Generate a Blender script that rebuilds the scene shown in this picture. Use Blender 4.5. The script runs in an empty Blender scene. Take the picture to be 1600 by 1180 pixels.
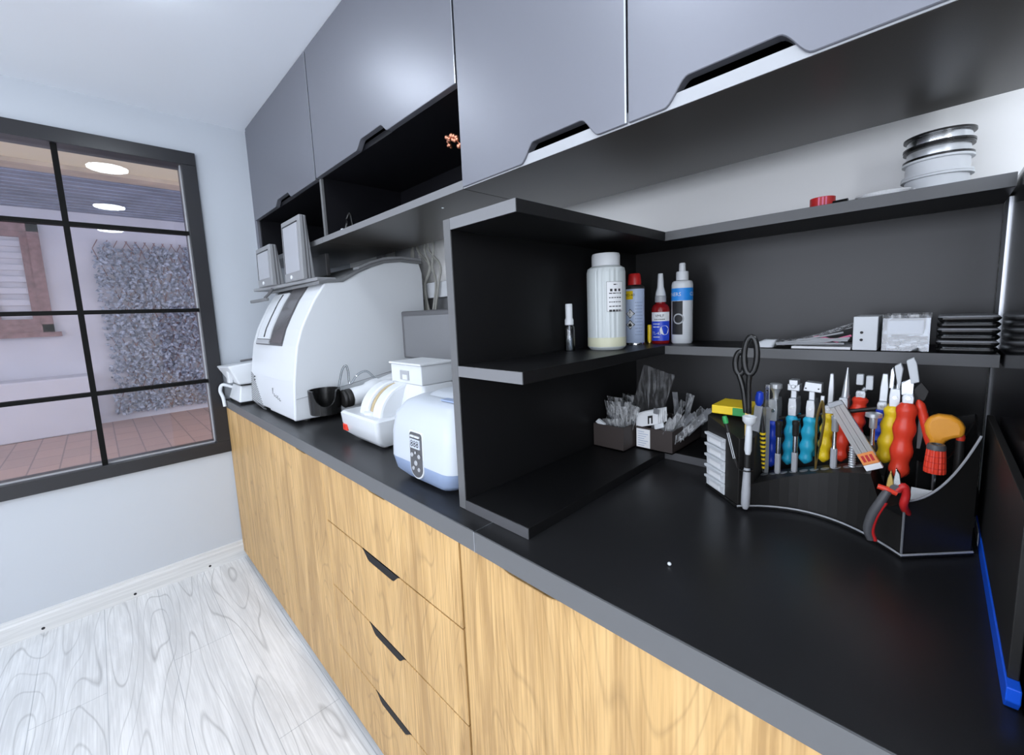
import bpy, bmesh, math, random
from mathutils import Vector, Matrix
random.seed(7)
PI = math.pi
S = bpy.context.scene
C = S.collection

# ------------------------------------------------------------------ camera
cam_data = bpy.data.cameras.new('camera')
cam = bpy.data.objects.new('camera', cam_data)
C.objects.link(cam)
cam_data.sensor_width = 36.0
cam_data.sensor_fit = 'HORIZONTAL'
cam_data.lens = 654.29 / 1600 * 36
cam_data.shift_y = -22.9 / 1600
cam_data.clip_start = 0.01
cam.matrix_world = Matrix((
    (0.70520345, -0.05521993, 0.70685136, 2.68),
    (0.70777882, 0.1134371, -0.69726693, -0.4557),
    (-0.04168014, 0.99200947, 0.11907973, 1.29874),
    (0, 0, 0, 1)))
S.camera = cam

# ------------------------------------------------------------------ light and exposure
S.view_settings.view_transform = 'Standard'
S.view_settings.look = 'None'
S.view_settings.gamma = 1.0
S.view_settings.use_curve_mapping = False
S.view_settings.exposure = -0.5
world = bpy.data.worlds.new('sky')
world.use_nodes = True
S.world = world
wb = world.node_tree.nodes['Background']
wb.inputs[0].default_value = (0.66, 0.70, 0.86, 1)
wb.inputs[1].default_value = 3.6
LAMP_STRENGTH = 56.0
LAMP_COLOUR = (0.84, 0.92, 1.0)
ROOM_SIDE = 4.3
# added fill light behind the camera, set in an added window opening
front_fill_data = bpy.data.lights.new('added_front_light', 'AREA')
front_fill_data.shape = 'RECTANGLE'; front_fill_data.size = 2.9; front_fill_data.size_y = 1.5
front_fill_data.energy = 40.0; front_fill_data.color = (0.86, 0.93, 1.0)
front_fill = bpy.data.objects.new('added_front_light', front_fill_data)
C.objects.link(front_fill)
court_data = bpy.data.lights.new('added_soffit_light', 'AREA')  # added light, out of view, brightens the cream soffit
court_data.shape = 'RECTANGLE'; court_data.size = 0.15; court_data.size_y = 5.0
court_data.energy = 420.0; court_data.color = (1.0, 0.86, 0.58)
court = bpy.data.objects.new('added_soffit_light', court_data)
C.objects.link(court)
court.location = (-0.22, 0.0, 2.62); court.rotation_euler = (0, math.radians(205), 0)
side_data = bpy.data.lights.new('added_side_light', 'AREA')  # added fill light in the right wall, out of view
side_data.shape = 'RECTANGLE'; side_data.size = 0.86; side_data.size_y = 1.4
side_data.energy = 44.0; side_data.color = (0.90, 0.95, 1.0)
side = bpy.data.objects.new('added_side_light', side_data)
C.objects.link(side)
side.location = (ROOM_SIDE + 0.04, -1.86, 1.35); side.rotation_euler = (math.radians(90), 0, math.radians(90))
front_fill.location = (2.05, -2.44, 1.42); front_fill.rotation_euler = (math.radians(90), 0, 0)

# ------------------------------------------------------------------ dimensions
WALL_Y = 0.76
CEIL_Z = 2.325
ROOM_X = 4.3
ROOM_Y = -2.4
TOP_Z = 0.90

# ------------------------------------------------------------------ materials
def nodes(m):
    m.use_nodes = True
    return m.node_tree.nodes, m.node_tree.links, m.node_tree.nodes['Principled BSDF']

def mat(name, col, rough=0.5, metal=0.0, spec=0.5, bump=0.0, bump_scale=200.0, vary=0.0, vary_scale=8.0,
        alpha=1.0, trans=0.0, ior=1.45, emit=None, estr=0.0, coat=0.0):
    m = bpy.data.materials.new(name)
    n, l, b = nodes(m)
    b.inputs['Base Color'].default_value = (*col, 1)
    b.inputs['Roughness'].default_value = rough
    b.inputs['Metallic'].default_value = metal
    b.inputs['Specular IOR Level'].default_value = spec
    b.inputs['Alpha'].default_value = alpha
    b.inputs['Transmission Weight'].default_value = trans
    b.inputs['IOR'].default_value = ior
    b.inputs['Coat Weight'].default_value = coat
    if emit:
        b.inputs['Emission Color'].default_value = (*emit, 1)
        b.inputs['Emission Strength'].default_value = estr
    tc = n.new('ShaderNodeTexCoord')
    if bump:
        t = n.new('ShaderNodeTexNoise'); t.inputs['Scale'].default_value = bump_scale
        t.inputs['Detail'].default_value = 4
        bp = n.new('ShaderNodeBump'); bp.inputs['Strength'].default_value = bump
        bp.inputs['Distance'].default_value = 0.002
        l.new(tc.outputs['Object'], t.inputs['Vector'])
        l.new(t.outputs['Fac'], bp.inputs['Height'])
        l.new(bp.outputs['Normal'], b.inputs['Normal'])
    if vary:
        t = n.new('ShaderNodeTexNoise'); t.inputs['Scale'].default_value = vary_scale
        r = n.new('ShaderNodeValToRGB')
        a = [max(0, c * (1 - vary)) for c in col]; z = [min(1, c * (1 + vary)) for c in col]
        r.color_ramp.elements[0].position = 0.3; r.color_ramp.elements[1].position = 0.7
        r.color_ramp.elements[0].color = (*a, 1); r.color_ramp.elements[1].color = (*z, 1)
        l.new(tc.outputs['Object'], t.inputs['Vector'])
        l.new(t.outputs['Fac'], r.inputs['Fac'])
        l.new(r.outputs['Color'], b.inputs['Base Color'])
    return m

def grain(name, light, dark, stretch, along, rough, line=0.5, wave=6.0, plank=None, bump=0.15, thin=0.16, streak=0.0, rings=20.0):
    """wood grain: stretched noise plus a distorted ring pattern; 'along' is the axis of the grain"""
    m = bpy.data.materials.new(name)
    n, l, b = nodes(m)
    b.inputs['Roughness'].default_value = rough
    tc = n.new('ShaderNodeTexCoord')
    mp = n.new('ShaderNodeMapping')
    sc = [stretch, stretch, stretch]; sc[along] = 1.6
    mp.inputs['Scale'].default_value = sc
    l.new(tc.outputs['Object'], mp.inputs['Vector'])
    t1 = n.new('ShaderNodeTexNoise'); t1.inputs['Scale'].default_value = 1.0; t1.inputs['Detail'].default_value = 8
    t1.inputs['Roughness'].default_value = 0.65; t1.inputs['Distortion'].default_value = 0.4
    l.new(mp.outputs['Vector'], t1.inputs['Vector'])
    mp2 = n.new('ShaderNodeMapping')
    sc2 = [wave, wave, wave]; sc2[along] = wave * 0.13
    mp2.inputs['Scale'].default_value = sc2
    l.new(tc.outputs['Object'], mp2.inputs['Vector'])
    t2 = n.new('ShaderNodeTexNoise'); t2.inputs['Scale'].default_value = 1.0; t2.inputs['Detail'].default_value = 1.5
    t2.inputs['Roughness'].default_value = 0.35
    l.new(mp2.outputs['Vector'], t2.inputs['Vector'])
    mu = n.new('ShaderNodeMath'); mu.operation = 'MULTIPLY'; mu.inputs[1].default_value = rings
    l.new(t2.outputs['Fac'], mu.inputs[0])
    fr = n.new('ShaderNodeMath'); fr.operation = 'PINGPONG'; fr.inputs[1].default_value = 0.5
    l.new(mu.outputs[0], fr.inputs[0])
    rl = n.new('ShaderNodeValToRGB')                       # thin dark ring lines
    rl.color_ramp.elements[0].position = 0.0; rl.color_ramp.elements[0].color = (1, 1, 1, 1)
    rl.color_ramp.elements[1].position = thin; rl.color_ramp.elements[1].color = (0, 0, 0, 1)
    l.new(fr.outputs[0], rl.inputs['Fac'])
    r1 = n.new('ShaderNodeValToRGB')
    r1.color_ramp.elements[0].position = 0.32; r1.color_ramp.elements[0].color = (*dark, 1)
    r1.color_ramp.elements[1].position = 0.62; r1.color_ramp.elements[1].color = (*light, 1)
    l.new(t1.outputs['Fac'], r1.inputs['Fac'])
    # broad patches where the lines are strong
    t3 = n.new('ShaderNodeTexNoise'); t3.inputs['Scale'].default_value = 2.2
    l.new(tc.outputs['Object'], t3.inputs['Vector'])
    m3 = n.new('ShaderNodeMath'); m3.operation = 'MULTIPLY'
    l.new(rl.outputs['Color'], m3.inputs[0]); l.new(t3.outputs['Fac'], m3.inputs[1])
    m4 = n.new('ShaderNodeMath'); m4.operation = 'MULTIPLY'; m4.inputs[1].default_value = line
    l.new(m3.outputs[0], m4.inputs[0])
    mx = n.new('ShaderNodeMix'); mx.data_type = 'RGBA'
    l.new(m4.outputs[0], mx.inputs[0])
    l.new(r1.outputs['Color'], mx.inputs[6]); mx.inputs[7].default_value = (*[c * 0.5 for c in dark], 1)
    out = mx.outputs[2]
    if streak:                                             # browner patches and fine fibres along the grain
        mp5 = n.new('ShaderNodeMapping'); s5 = [9.0, 9.0, 9.0]; s5[along] = 1.3; mp5.inputs['Scale'].default_value = s5
        t5 = n.new('ShaderNodeTexNoise'); t5.inputs['Scale'].default_value = 1.0; t5.inputs['Detail'].default_value = 6
        t5.inputs['Roughness'].default_value = 0.6; t5.inputs['Distortion'].default_value = 1.2
        l.new(tc.outputs['Object'], mp5.inputs['Vector']); l.new(mp5.outputs['Vector'], t5.inputs['Vector'])
        mp6 = n.new('ShaderNodeMapping'); s6 = [190.0, 190.0, 190.0]; s6[along] = 5.0; mp6.inputs['Scale'].default_value = s6
        t6 = n.new('ShaderNodeTexNoise'); t6.inputs['Scale'].default_value = 1.0; t6.inputs['Detail'].default_value = 3
        l.new(tc.outputs['Object'], mp6.inputs['Vector']); l.new(mp6.outputs['Vector'], t6.inputs['Vector'])
        ad = n.new('ShaderNodeMath'); ad.operation = 'MULTIPLY_ADD'; ad.inputs[1].default_value = 0.75
        l.new(t6.outputs['Fac'], ad.inputs[0]); l.new(t5.outputs['Fac'], ad.inputs[2])
        r5 = n.new('ShaderNodeValToRGB')
        r5.color_ramp.elements[0].position = 0.72; r5.color_ramp.elements[0].color = (1.06, 1.06, 1.06, 1)
        k = 1 - streak
        r5.color_ramp.elements[1].position = 1.0; r5.color_ramp.elements[1].color = (k, k * 0.94, k * 0.86, 1) if along == 2 else (k, k, k, 1)
        l.new(ad.outputs[0], r5.inputs['Fac'])
        m5 = n.new('ShaderNodeMix'); m5.data_type = 'RGBA'; m5.blend_type = 'MULTIPLY'; m5.inputs[0].default_value = 1.0
        l.new(out, m5.inputs[6]); l.new(r5.outputs['Color'], m5.inputs[7])
        out = m5.outputs[2]
    if plank:
        bt = n.new('ShaderNodeTexBrick')
        bt.inputs['Scale'].default_value = 1.0
        bt.inputs['Brick Width'].default_value = plank[0]; bt.inputs['Row Height'].default_value = plank[1]
        bt.inputs['Mortar Size'].default_value = 0.0012; bt.inputs['Mortar Smooth'].default_value = 0.2
        bt.inputs['Color1'].default_value = (1, 1, 1, 1); bt.inputs['Color2'].default_value = (0.95, 0.96, 0.97, 1)
        bt.inputs['Mortar'].default_value = (0.62, 0.64, 0.66, 1)
        l.new(tc.outputs['Object'], bt.inputs['Vector'])
        mm = n.new('ShaderNodeMix'); mm.data_type = 'RGBA'; mm.blend_type = 'MULTIPLY'; mm.inputs[0].default_value = 1.0
        l.new(out, mm.inputs[6]); l.new(bt.outputs['Color'], mm.inputs[7])
        out = mm.outputs[2]
    l.new(out, b.inputs['Base Color'])
    bp = n.new('ShaderNodeBump'); bp.inputs['Strength'].default_value = bump; bp.inputs['Distance'].default_value = 0.002
    l.new(t1.outputs['Fac'], bp.inputs['Height']); l.new(bp.outputs['Normal'], b.inputs['Normal'])
    return m

def clear(name, tint=(1, 1, 1), glossy=1.0, rough=0.03, see=1.0):
    """thin clear sheet: light passes straight through, with a Fresnel reflection"""
    m = bpy.data.materials.new(name); m.use_nodes = True
    n = m.node_tree.nodes; l = m.node_tree.links
    for x in list(n): n.remove(x)
    o = n.new('ShaderNodeOutputMaterial'); mx = n.new('ShaderNodeMixShader')
    tr = n.new('ShaderNodeBsdfTransparent'); tr.inputs[0].default_value = (*[c * see for c in tint], 1)
    gl = n.new('ShaderNodeBsdfGlossy'); gl.inputs['Roughness'].default_value = rough
    fr = n.new('ShaderNodeFresnel'); fr.inputs['IOR'].default_value = 1.5
    mu = n.new('ShaderNodeMath'); mu.operation = 'MULTIPLY'; mu.inputs[1].default_value = glossy; mu.use_clamp = True
    l.new(fr.outputs[0], mu.inputs[0]); l.new(mu.outputs[0], mx.inputs[0])
    l.new(tr.outputs[0], mx.inputs[1]); l.new(gl.outputs[0], mx.inputs[2]); l.new(mx.outputs[0], o.inputs[0])
    return m

def film(name, col, body):
    """crinkled plastic film: partly see-through, partly a pale body with shine"""
    m = bpy.data.materials.new(name)
    n, l, b = nodes(m)
    b.inputs['Base Color'].default_value = (*col, 1); b.inputs['Roughness'].default_value = 0.15
    tr = n.new('ShaderNodeBsdfTransparent'); mx = n.new('ShaderNodeMixShader')
    tc = n.new('ShaderNodeTexCoord'); t = n.new('ShaderNodeTexNoise'); t.inputs['Scale'].default_value = 1.0; t.inputs['Distortion'].default_value = 0.8
    mp = n.new('ShaderNodeMapping'); mp.inputs['Scale'].default_value = (130, 130, 22)
    r = n.new('ShaderNodeValToRGB'); r.color_ramp.elements[0].position = 0.42; r.color_ramp.elements[1].position = 0.66
    r.color_ramp.elements[0].color = (body * 0.4, body * 0.4, body * 0.4, 1); r.color_ramp.elements[1].color = (min(1, body * 2.2),) * 3 + (1,)
    l.new(tc.outputs['Object'], mp.inputs['Vector']); l.new(mp.outputs['Vector'], t.inputs['Vector']); l.new(t.outputs['Fac'], r.inputs['Fac'])
    bp = n.new('ShaderNodeBump'); bp.inputs['Strength'].default_value = 0.6; bp.inputs['Distance'].default_value = 0.004
    l.new(t.outputs['Fac'], bp.inputs['Height']); l.new(bp.outputs['Normal'], b.inputs['Normal'])
    l.new(r.outputs['Color'], mx.inputs[0]); l.new(tr.outputs[0], mx.inputs[1]); l.new(b.outputs[0], mx.inputs[2])
    l.new(mx.outputs[0], n['Material Output'].inputs[0])
    return m

M = dict(
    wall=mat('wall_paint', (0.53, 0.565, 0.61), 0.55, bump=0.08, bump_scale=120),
    wall_back=mat('wall_paint_white', (0.90, 0.895, 0.88), 0.6, bump=0.08, bump_scale=120),
    ceiling=mat('ceiling_paint', (0.84, 0.87, 0.92), 0.45, bump=0.03, bump_scale=60),
    floor=grain('whitewashed_floor', (0.86, 0.87, 0.875), (0.75, 0.76, 0.765), 26, 0, 0.30, line=1.0, wave=5.0, thin=0.07, streak=0.14, rings=17.0, plank=(1.3, 0.19), bump=0.06),
    base=grain('whitewashed_baseboard', (0.74, 0.75, 0.75), (0.60, 0.61, 0.61), 60, 1, 0.4, line=0.15, bump=0.08),
    oak=grain('light_oak', (0.66, 0.425, 0.18), (0.55, 0.335, 0.125), 44, 2, 0.5, line=0.75, wave=5.0, bump=0.3, thin=0.10, streak=0.30, rings=38.0),
    anthracite=mat('anthracite_laminate', (0.20, 0.205, 0.235), 0.42, 0.55, spec=0.8, bump=0.02, bump_scale=400),
    black_lam=mat('black_laminate', (0.007, 0.007, 0.0075), 0.42, spec=0.3, bump=0.05, bump_scale=700),
    black_in=mat('black_cabinet_inside', (0.005, 0.005, 0.007), 0.5, spec=0.25, bump=0.03, bump_scale=500),
    under=mat('underside_laminate', (0.042, 0.037, 0.032), 0.30, bump=0.05, bump_scale=600),
    edge2=mat('pale_grey_edge_band', (0.18, 0.182, 0.19), 0.45, bump=0.02, bump_scale=300),
    edge=mat('grey_edge_band', (0.125, 0.127, 0.13), 0.45, bump=0.02, bump_scale=300),
    top=mat('worktop_black', (0.016, 0.016, 0.017), 0.30, spec=0.45, bump=0.06, bump_scale=900),
    frame=mat('black_frame', (0.014, 0.014, 0.017), 0.30, spec=0.6, bump=0.02, bump_scale=300),
    bar=mat('black_bar', (0.005, 0.005, 0.005), 0.6, spec=0.12, bump=0.02, bump_scale=300),
    panel=mat('glossy_black_panel', (0.008, 0.008, 0.010), 0.14, spec=0.35, bump=0.01, bump_scale=300),
    alu=mat('aluminium', (0.62, 0.64, 0.67), 0.30, 1.0, bump=0.02, bump_scale=300),
    steel=mat('polished_steel', (0.66, 0.68, 0.70), 0.20, 1.0, bump=0.01, bump_scale=300),
    silver=mat('silver_paint', (0.62, 0.64, 0.66), 0.28, 0.55, bump=0.02, bump_scale=300),
    white=mat('white_plastic', (0.70, 0.725, 0.75), 0.32, bump=0.02, bump_scale=300),
    coolwhite=mat('cool_white_plastic', (0.53, 0.57, 0.62), 0.32, bump=0.02, bump_scale=300),
    offwhite=mat('offwhite_plastic', (0.70, 0.72, 0.74), 0.38, bump=0.02, bump_scale=300),
    paper=mat('white_paper', (0.84, 0.85, 0.86), 0.7, bump=0.03, bump_scale=200),
    bluegrey=mat('blue_grey_plastic', (0.30, 0.38, 0.55), 0.35, bump=0.02, bump_scale=300),
    grey=mat('grey_plastic', (0.17, 0.175, 0.18), 0.42, bump=0.03, bump_scale=300),
    lgrey=mat('light_grey_plastic', (0.40, 0.41, 0.43), 0.40, bump=0.03, bump_scale=300),
    dgrey=mat('dark_grey_plastic', (0.09, 0.09, 0.095), 0.40, bump=0.03, bump_scale=300),
    screen=mat('grey_screen', (0.17, 0.173, 0.182), 0.25, bump=0.01, bump_scale=300),
    blackp=mat('black_plastic', (0.012, 0.012, 0.012), 0.24, bump=0.03, bump_scale=300),
    blackm=mat('black_matt_plastic', (0.016, 0.015, 0.014), 0.5, bump=0.03, bump_scale=300),
    browncard=mat('dark_brown_card', (0.045, 0.035, 0.032), 0.55, bump=0.04, bump_scale=300),
    red=mat('red_plastic', (0.80, 0.055, 0.025), 0.30, bump=0.02, bump_scale=300),
    dred=mat('dark_red_plastic', (0.55, 0.02, 0.02), 0.35, bump=0.02, bump_scale=300),
    orange=mat('orange_plastic', (0.88, 0.36, 0.03), 0.32, bump=0.02, bump_scale=300),
    yellow=mat('yellow_plastic', (0.88, 0.62, 0.02), 0.32, bump=0.02, bump_scale=300),
    cyan=mat('cyan_plastic', (0.03, 0.46, 0.68), 0.32, bump=0.02, bump_scale=300),
    blue=mat('blue_plastic', (0.02, 0.07, 0.62), 0.32, bump=0.02, bump_scale=300),
    azure=mat('azure_print', (0.02, 0.27, 0.78), 0.4, bump=0.02, bump_scale=300),
    vblue=mat('vivid_blue_edging', (0.01, 0.12, 0.85), 0.35, bump=0.02, bump_scale=300),
    green=mat('green_plastic', (0.03, 0.30, 0.08), 0.4, bump=0.02, bump_scale=300),
    brass=mat('brass', (0.62, 0.44, 0.14), 0.28, 1.0, bump=0.02, bump_scale=300),
    copper=mat('copper_beads', (0.75, 0.32, 0.20), 0.3, 0.9, bump=0.02, bump_scale=300),
    tan=mat('tan_abrasive', (0.48, 0.38, 0.22), 0.8, bump=0.1, bump_scale=900),
    pink=mat('pink_print', (0.80, 0.20, 0.35), 0.5, bump=0.02, bump_scale=300),
    ink=mat('black_ink', (0.02, 0.02, 0.022), 0.6, bump=0.01, bump_scale=300),
    canblue=mat('pale_blue_print', (0.50, 0.60, 0.80), 0.35, bump=0.02, bump_scale=300),
    darkred=mat('deep_red_bottle', (0.26, 0.01, 0.012), 0.18, bump=0.02, bump_scale=300),
    milk=mat('milky_plastic', (0.68, 0.73, 0.73), 0.35, trans=0.08, bump=0.02, bump_scale=300),
    yelliq=mat('yellowish_liquid', (0.68, 0.68, 0.50), 0.35, bump=0.02, bump_scale=300),
    clearp=clear('clear_plastic', (0.93, 0.95, 0.97), 2.2, 0.06),
    packet=film('clear_packet_film', (0.76, 0.77, 0.78), 0.32),
    bag=film('thin_bag_film', (0.76, 0.77, 0.78), 0.10),
    smoke=film('smoky_packet_film', (0.16, 0.16, 0.17), 0.6),
    glass=clear('window_glass', (0.90, 0.92, 0.96), 1.6, 0.0),
    ribbed=mat('ribbed_clear_plastic', (0.62, 0.60, 0.58), 0.2, trans=0.4, bump=0.02, bump_scale=300),
    lamp=mat('lamp_diffuser', (0.9, 0.9, 0.9), 0.5, emit=LAMP_COLOUR, estr=LAMP_STRENGTH),
    court_wall=mat('courtyard_render', (0.62, 0.61, 0.66), 0.8, bump=0.15, bump_scale=60, vary=0.06, vary_scale=1.5),
    ivy=mat('ivy_leaf', (0.30, 0.33, 0.40), 0.4, vary=0.6, vary_scale=25),
    beam=mat('tan_beam', (0.52, 0.43, 0.34), 0.6, vary=0.15, vary_scale=4),
    palescreen=mat('pale_grey_screen', (0.40, 0.41, 0.44), 0.25, bump=0.01, bump_scale=300),
    dispgrey=mat('display_grey', (0.25, 0.255, 0.265), 0.4, bump=0.02, bump_scale=300),
    cream=mat('cream_soffit', (0.80, 0.72, 0.52), 0.6, bump=0.05, bump_scale=40),
    slat=mat('grey_slat', (0.20, 0.22, 0.29), 0.5, vary=0.25, vary_scale=3),
    brownwood=mat('red_brown_wood', (0.27, 0.16, 0.16), 0.55, vary=0.2, vary_scale=14),
    wire=mat('cable_sheath', (0.34, 0.34, 0.31), 0.45, bump=0.02, bump_scale=300),
)

# brick-like terracotta paving
def paving():
    m = bpy.data.materials.new('terracotta_paving')
    n, l, b = nodes(m)
    tc = n.new('ShaderNodeTexCoord'); t = n.new('ShaderNodeTexBrick')
    t.inputs['Scale'].default_value = 1.0
    t.inputs['Brick Width'].default_value = 0.42; t.inputs['Row Height'].default_value = 0.21
    t.inputs['Mortar Size'].default_value = 0.006
    t.inputs['Color1'].default_value = (0.50, 0.33, 0.29, 1); t.inputs['Color2'].default_value = (0.44, 0.30, 0.27, 1)
    t.inputs['Mortar'].default_value = (0.28, 0.20, 0.19, 1)
    l.new(tc.outputs['Object'], t.inputs['Vector']); l.new(t.outputs['Color'], b.inputs['Base Color'])
    b.inputs['Roughness'].default_value = 0.5
    return m
M['paving'] = paving()

# ------------------------------------------------------------------ mesh helpers
WL = {}

def nb(): return bmesh.new()

def box(bm, x0, x1, y0, y1, z0, z1, mtx=None):
    v = [bm.verts.new((x, y, z)) for x in (x0, x1) for y in (y0, y1) for z in (z0, z1)]
    if mtx is not None:
        for q in v: q.co = mtx @ q.co
    for f in ((0, 1, 3, 2), (4, 6, 7, 5), (0, 4, 5, 1), (2, 3, 7, 6), (0, 2, 6, 4), (1, 5, 7, 3)):
        bm.faces.new([v[i] for i in f])
    return v

def prism(bm, pts, axis, lo, hi):
    """extrude a 2D outline along an axis: axis 0 -> pts are (y,z), 1 -> (x,z), 2 -> (x,y)"""
    def P(a, b, h):
        return ((h, a, b), (a, h, b), (a, b, h))[axis]
    A = [bm.verts.new(P(a, b, lo)) for a, b in pts]
    B = [bm.verts.new(P(a, b, hi)) for a, b in pts]
    k = len(pts)
    bm.faces.new(A); bm.faces.new(list(reversed(B)))
    for i in range(k):
        j = (i + 1) % k
        bm.faces.new((A[i], B[i], B[j], A[j]))

def loft(bm, rings, caps=True, closed=True):
    R = [[bm.verts.new(p) for p in r] for r in rings]
    k = len(rings[0])
    for a, b in zip(R, R[1:]):
        for i in range(k if closed else k - 1):
            j = (i + 1) % k
            bm.faces.new((a[i], a[j], b[j], b[i]))
    if caps:
        bm.faces.new(list(reversed(R[0]))); bm.faces.new(R[-1])
    return R

def basis(d):
    d = Vector(d).normalized()
    a = Vector((0, 0, 1)) if abs(d.z) < 0.9 else Vector((1, 0, 0))
    u = d.cross(a).normalized(); v = d.cross(u).normalized()
    return u, v

def lathe(bm, prof, o=(0, 0, 0), d=(0, 0, 1), seg=28, caps=True):
    """prof: (radius, height) along direction d from o"""
    o = Vector(o); d = Vector(d).normalized(); u, v = basis(d)
    rings = []
    for r, h in prof:
        rings.append([o + d * h + (u * math.cos(t) + v * math.sin(t)) * max(r, 1e-5) for t in [2 * PI * i / seg for i in range(seg)]])
    loft(bm, rings, caps)

def tube(bm, pts, r, seg=10, flat=1.0):
    pts = [Vector(p) for p in pts]
    rings = []
    u0 = None
    for i, p in enumerate(pts):
        a = pts[max(i - 1, 0)]; b = pts[min(i + 1, len(pts) - 1)]
        d = (b - a).normalized()
        if u0 is None: u, v = basis(d)
        else:
            u = (u0 - d * u0.dot(d)).normalized(); v = d.cross(u)
        u0 = u
        rr = r[i] if isinstance(r, (list, tuple)) else r
        rings.append([p + (u * math.cos(t) + v * math.sin(t) * flat) * rr for t in [2 * PI * k / seg for k in range(seg)]])
    loft(bm, rings)

def smooth_path(pts, n=6):
    """Catmull-Rom through the points"""
    P = [Vector(p) for p in pts]; P = [P[0] * 2 - P[1]] + P + [P[-1] * 2 - P[-2]]
    out = []
    for i in range(1, len(P) - 2):
        for k in range(n):
            t = k / n
            a, b, c, d = P[i - 1], P[i], P[i + 1], P[i + 2]
            out.append(0.5 * ((2 * b) + (c - a) * t + (2 * a - 5 * b + 4 * c - d) * t * t + (3 * b - a - 3 * c + d) * t ** 3))
    out.append(P[-2])
    return out

def ball(bm, c, r, sz=1.0):
    bmesh.ops.create_uvsphere(bm, u_segments=16, v_segments=10, radius=r, matrix=Matrix.Translation(c) @ Matrix.Diagonal((1, 1, sz, 1)))

def rrect(x0, x1, y0, y1, r, z, n=5):
    out = []
    for cx, cy, a0 in ((x1 - r, y1 - r, 0), (x0 + r, y1 - r, PI / 2), (x0 + r, y0 + r, PI), (x1 - r, y0 + r, 1.5 * PI)):
        for i in range(n):
            t = a0 + PI / 2 * i / (n - 1)
            out.append((cx + r * math.cos(t), cy + r * math.sin(t), z))
    return out

def world_loc(o):
    v = Vector((0, 0, 0))
    while o is not None:
        v = v + Vector(o.location); o = o.parent
    return v

def obj(name, bm, m, parent=None, bevel=0.0, smooth=False, local=False, seg=2):
    if parent is not None and not local:
        bmesh.ops.translate(bm, verts=bm.verts, vec=-world_loc(parent))
    bmesh.ops.recalc_face_normals(bm, faces=bm.faces)
    me = bpy.data.meshes.new(name)
    bm.to_mesh(me); bm.free()
    me.materials.append(m)
    o = bpy.data.objects.new(name, me)
    C.objects.link(o)
    if parent is not None: o.parent = parent
    if smooth:
        for p in me.polygons: p.use_smooth = True
        try: me.set_sharp_from_angle(angle=0.7)
        except Exception: pass
    if bevel:
        md = o.modifiers.new('bevel', 'BEVEL'); md.width = bevel; md.segments = seg; md.limit_method = 'ANGLE'
        md.angle_limit = 0.6
    return o

def tag(o, label, cat, group=None):
    o['label'] = label; o['category'] = cat
    if group: o['group'] = group
    return o

def thing(name, label, cat, loc=(0, 0, 0), rot=(0, 0, 0), group=None):
    o = bpy.data.objects.new(name, None)
    o.empty_display_size = 0.02
    C.objects.link(o)
    o.location = loc; o.rotation_euler = rot
    return tag(o, label, cat, group)

def solo(name, bm, m, label, cat, loc, group=None, **k):
    """a thing that is one mesh, with its origin at loc"""
    bmesh.ops.translate(bm, verts=bm.verts, vec=-Vector(loc))
    o = obj(name, bm, m, **k)
    o.location = loc
    return tag(o, label, cat, group)

def struct(name, bm, m, parent=None, **k):
    o = obj(name, bm, m, parent, **k)
    o['kind'] = 'structure'
    return o

def dup(root, loc, rot=None, label=None, group=None):
    """a copy of a thing with copies of its parts and sub-parts"""
    r = root.copy(); C.objects.link(r); r.location = loc
    if rot is not None: r.rotation_euler = rot
    if label: r['label'] = label
    if group: r['group'] = group
    def rec(src, dst):
        for ch in list(src.children):
            c = ch.copy(); C.objects.link(c); c.parent = dst
            rec(ch, c)
    rec(root, r)
    return r

def text(name, s, size, m, parent, mtx, local=True, wrap=None, extrude=0.0, align='CENTER'):
    """lettering as a mesh; wrap=(radius) bends it round a vertical cylinder centred on the local z axis"""
    cu = bpy.data.curves.new('lettering', 'FONT')
    cu.body = s; cu.size = size; cu.align_x = align; cu.align_y = 'CENTER'; cu.extrude = extrude
    cu.resolution_u = 2
    t = bpy.data.objects.new('lettering', cu)
    C.objects.link(t)
    bpy.context.view_layer.update()
    me = bpy.data.meshes.new_from_object(t.evaluated_get(bpy.context.evaluated_depsgraph_get()))
    bpy.data.objects.remove(t); bpy.data.curves.remove(cu)
    bm = bmesh.new(); bm.from_mesh(me); bpy.data.meshes.remove(me)
    if wrap:
        R, ang, z = wrap
        bmesh.ops.subdivide_edges(bm, edges=[e for e in bm.edges if e.calc_length() > size * 0.3], cuts=2)
        for v in bm.verts:
            a = ang + v.co.x / R
            v.co = Vector((R * math.cos(a), R * math.sin(a), z + v.co.y))
    else:
        for v in bm.verts: v.co = mtx @ v.co
    return obj(name, bm, m, parent, local=local)

def face_mtx(o, right, up):
    """matrix that lays lettering on a plane: right and up are the reading directions"""
    r = Vector(right).normalized(); u = Vector(up).normalized(); n_ = r.cross(u)
    return Matrix(((r.x, u.x, n_.x, o[0]), (r.y, u.y, n_.y, o[1]), (r.z, u.z, n_.z, o[2]), (0, 0, 0, 1)))

def cyl_patch(bm, R, a0, a1, z0, z1, n=10):
    """a label bent round the local z axis"""
    lo, hi = [], []
    for i in range(n + 1):
        a = a0 + (a1 - a0) * i / n
        lo.append(bm.verts.new((R * math.cos(a), R * math.sin(a), z0)))
        hi.append(bm.verts.new((R * math.cos(a), R * math.sin(a), z1)))
    for i in range(n): bm.faces.new((lo[i], lo[i + 1], hi[i + 1], hi[i]))
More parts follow.
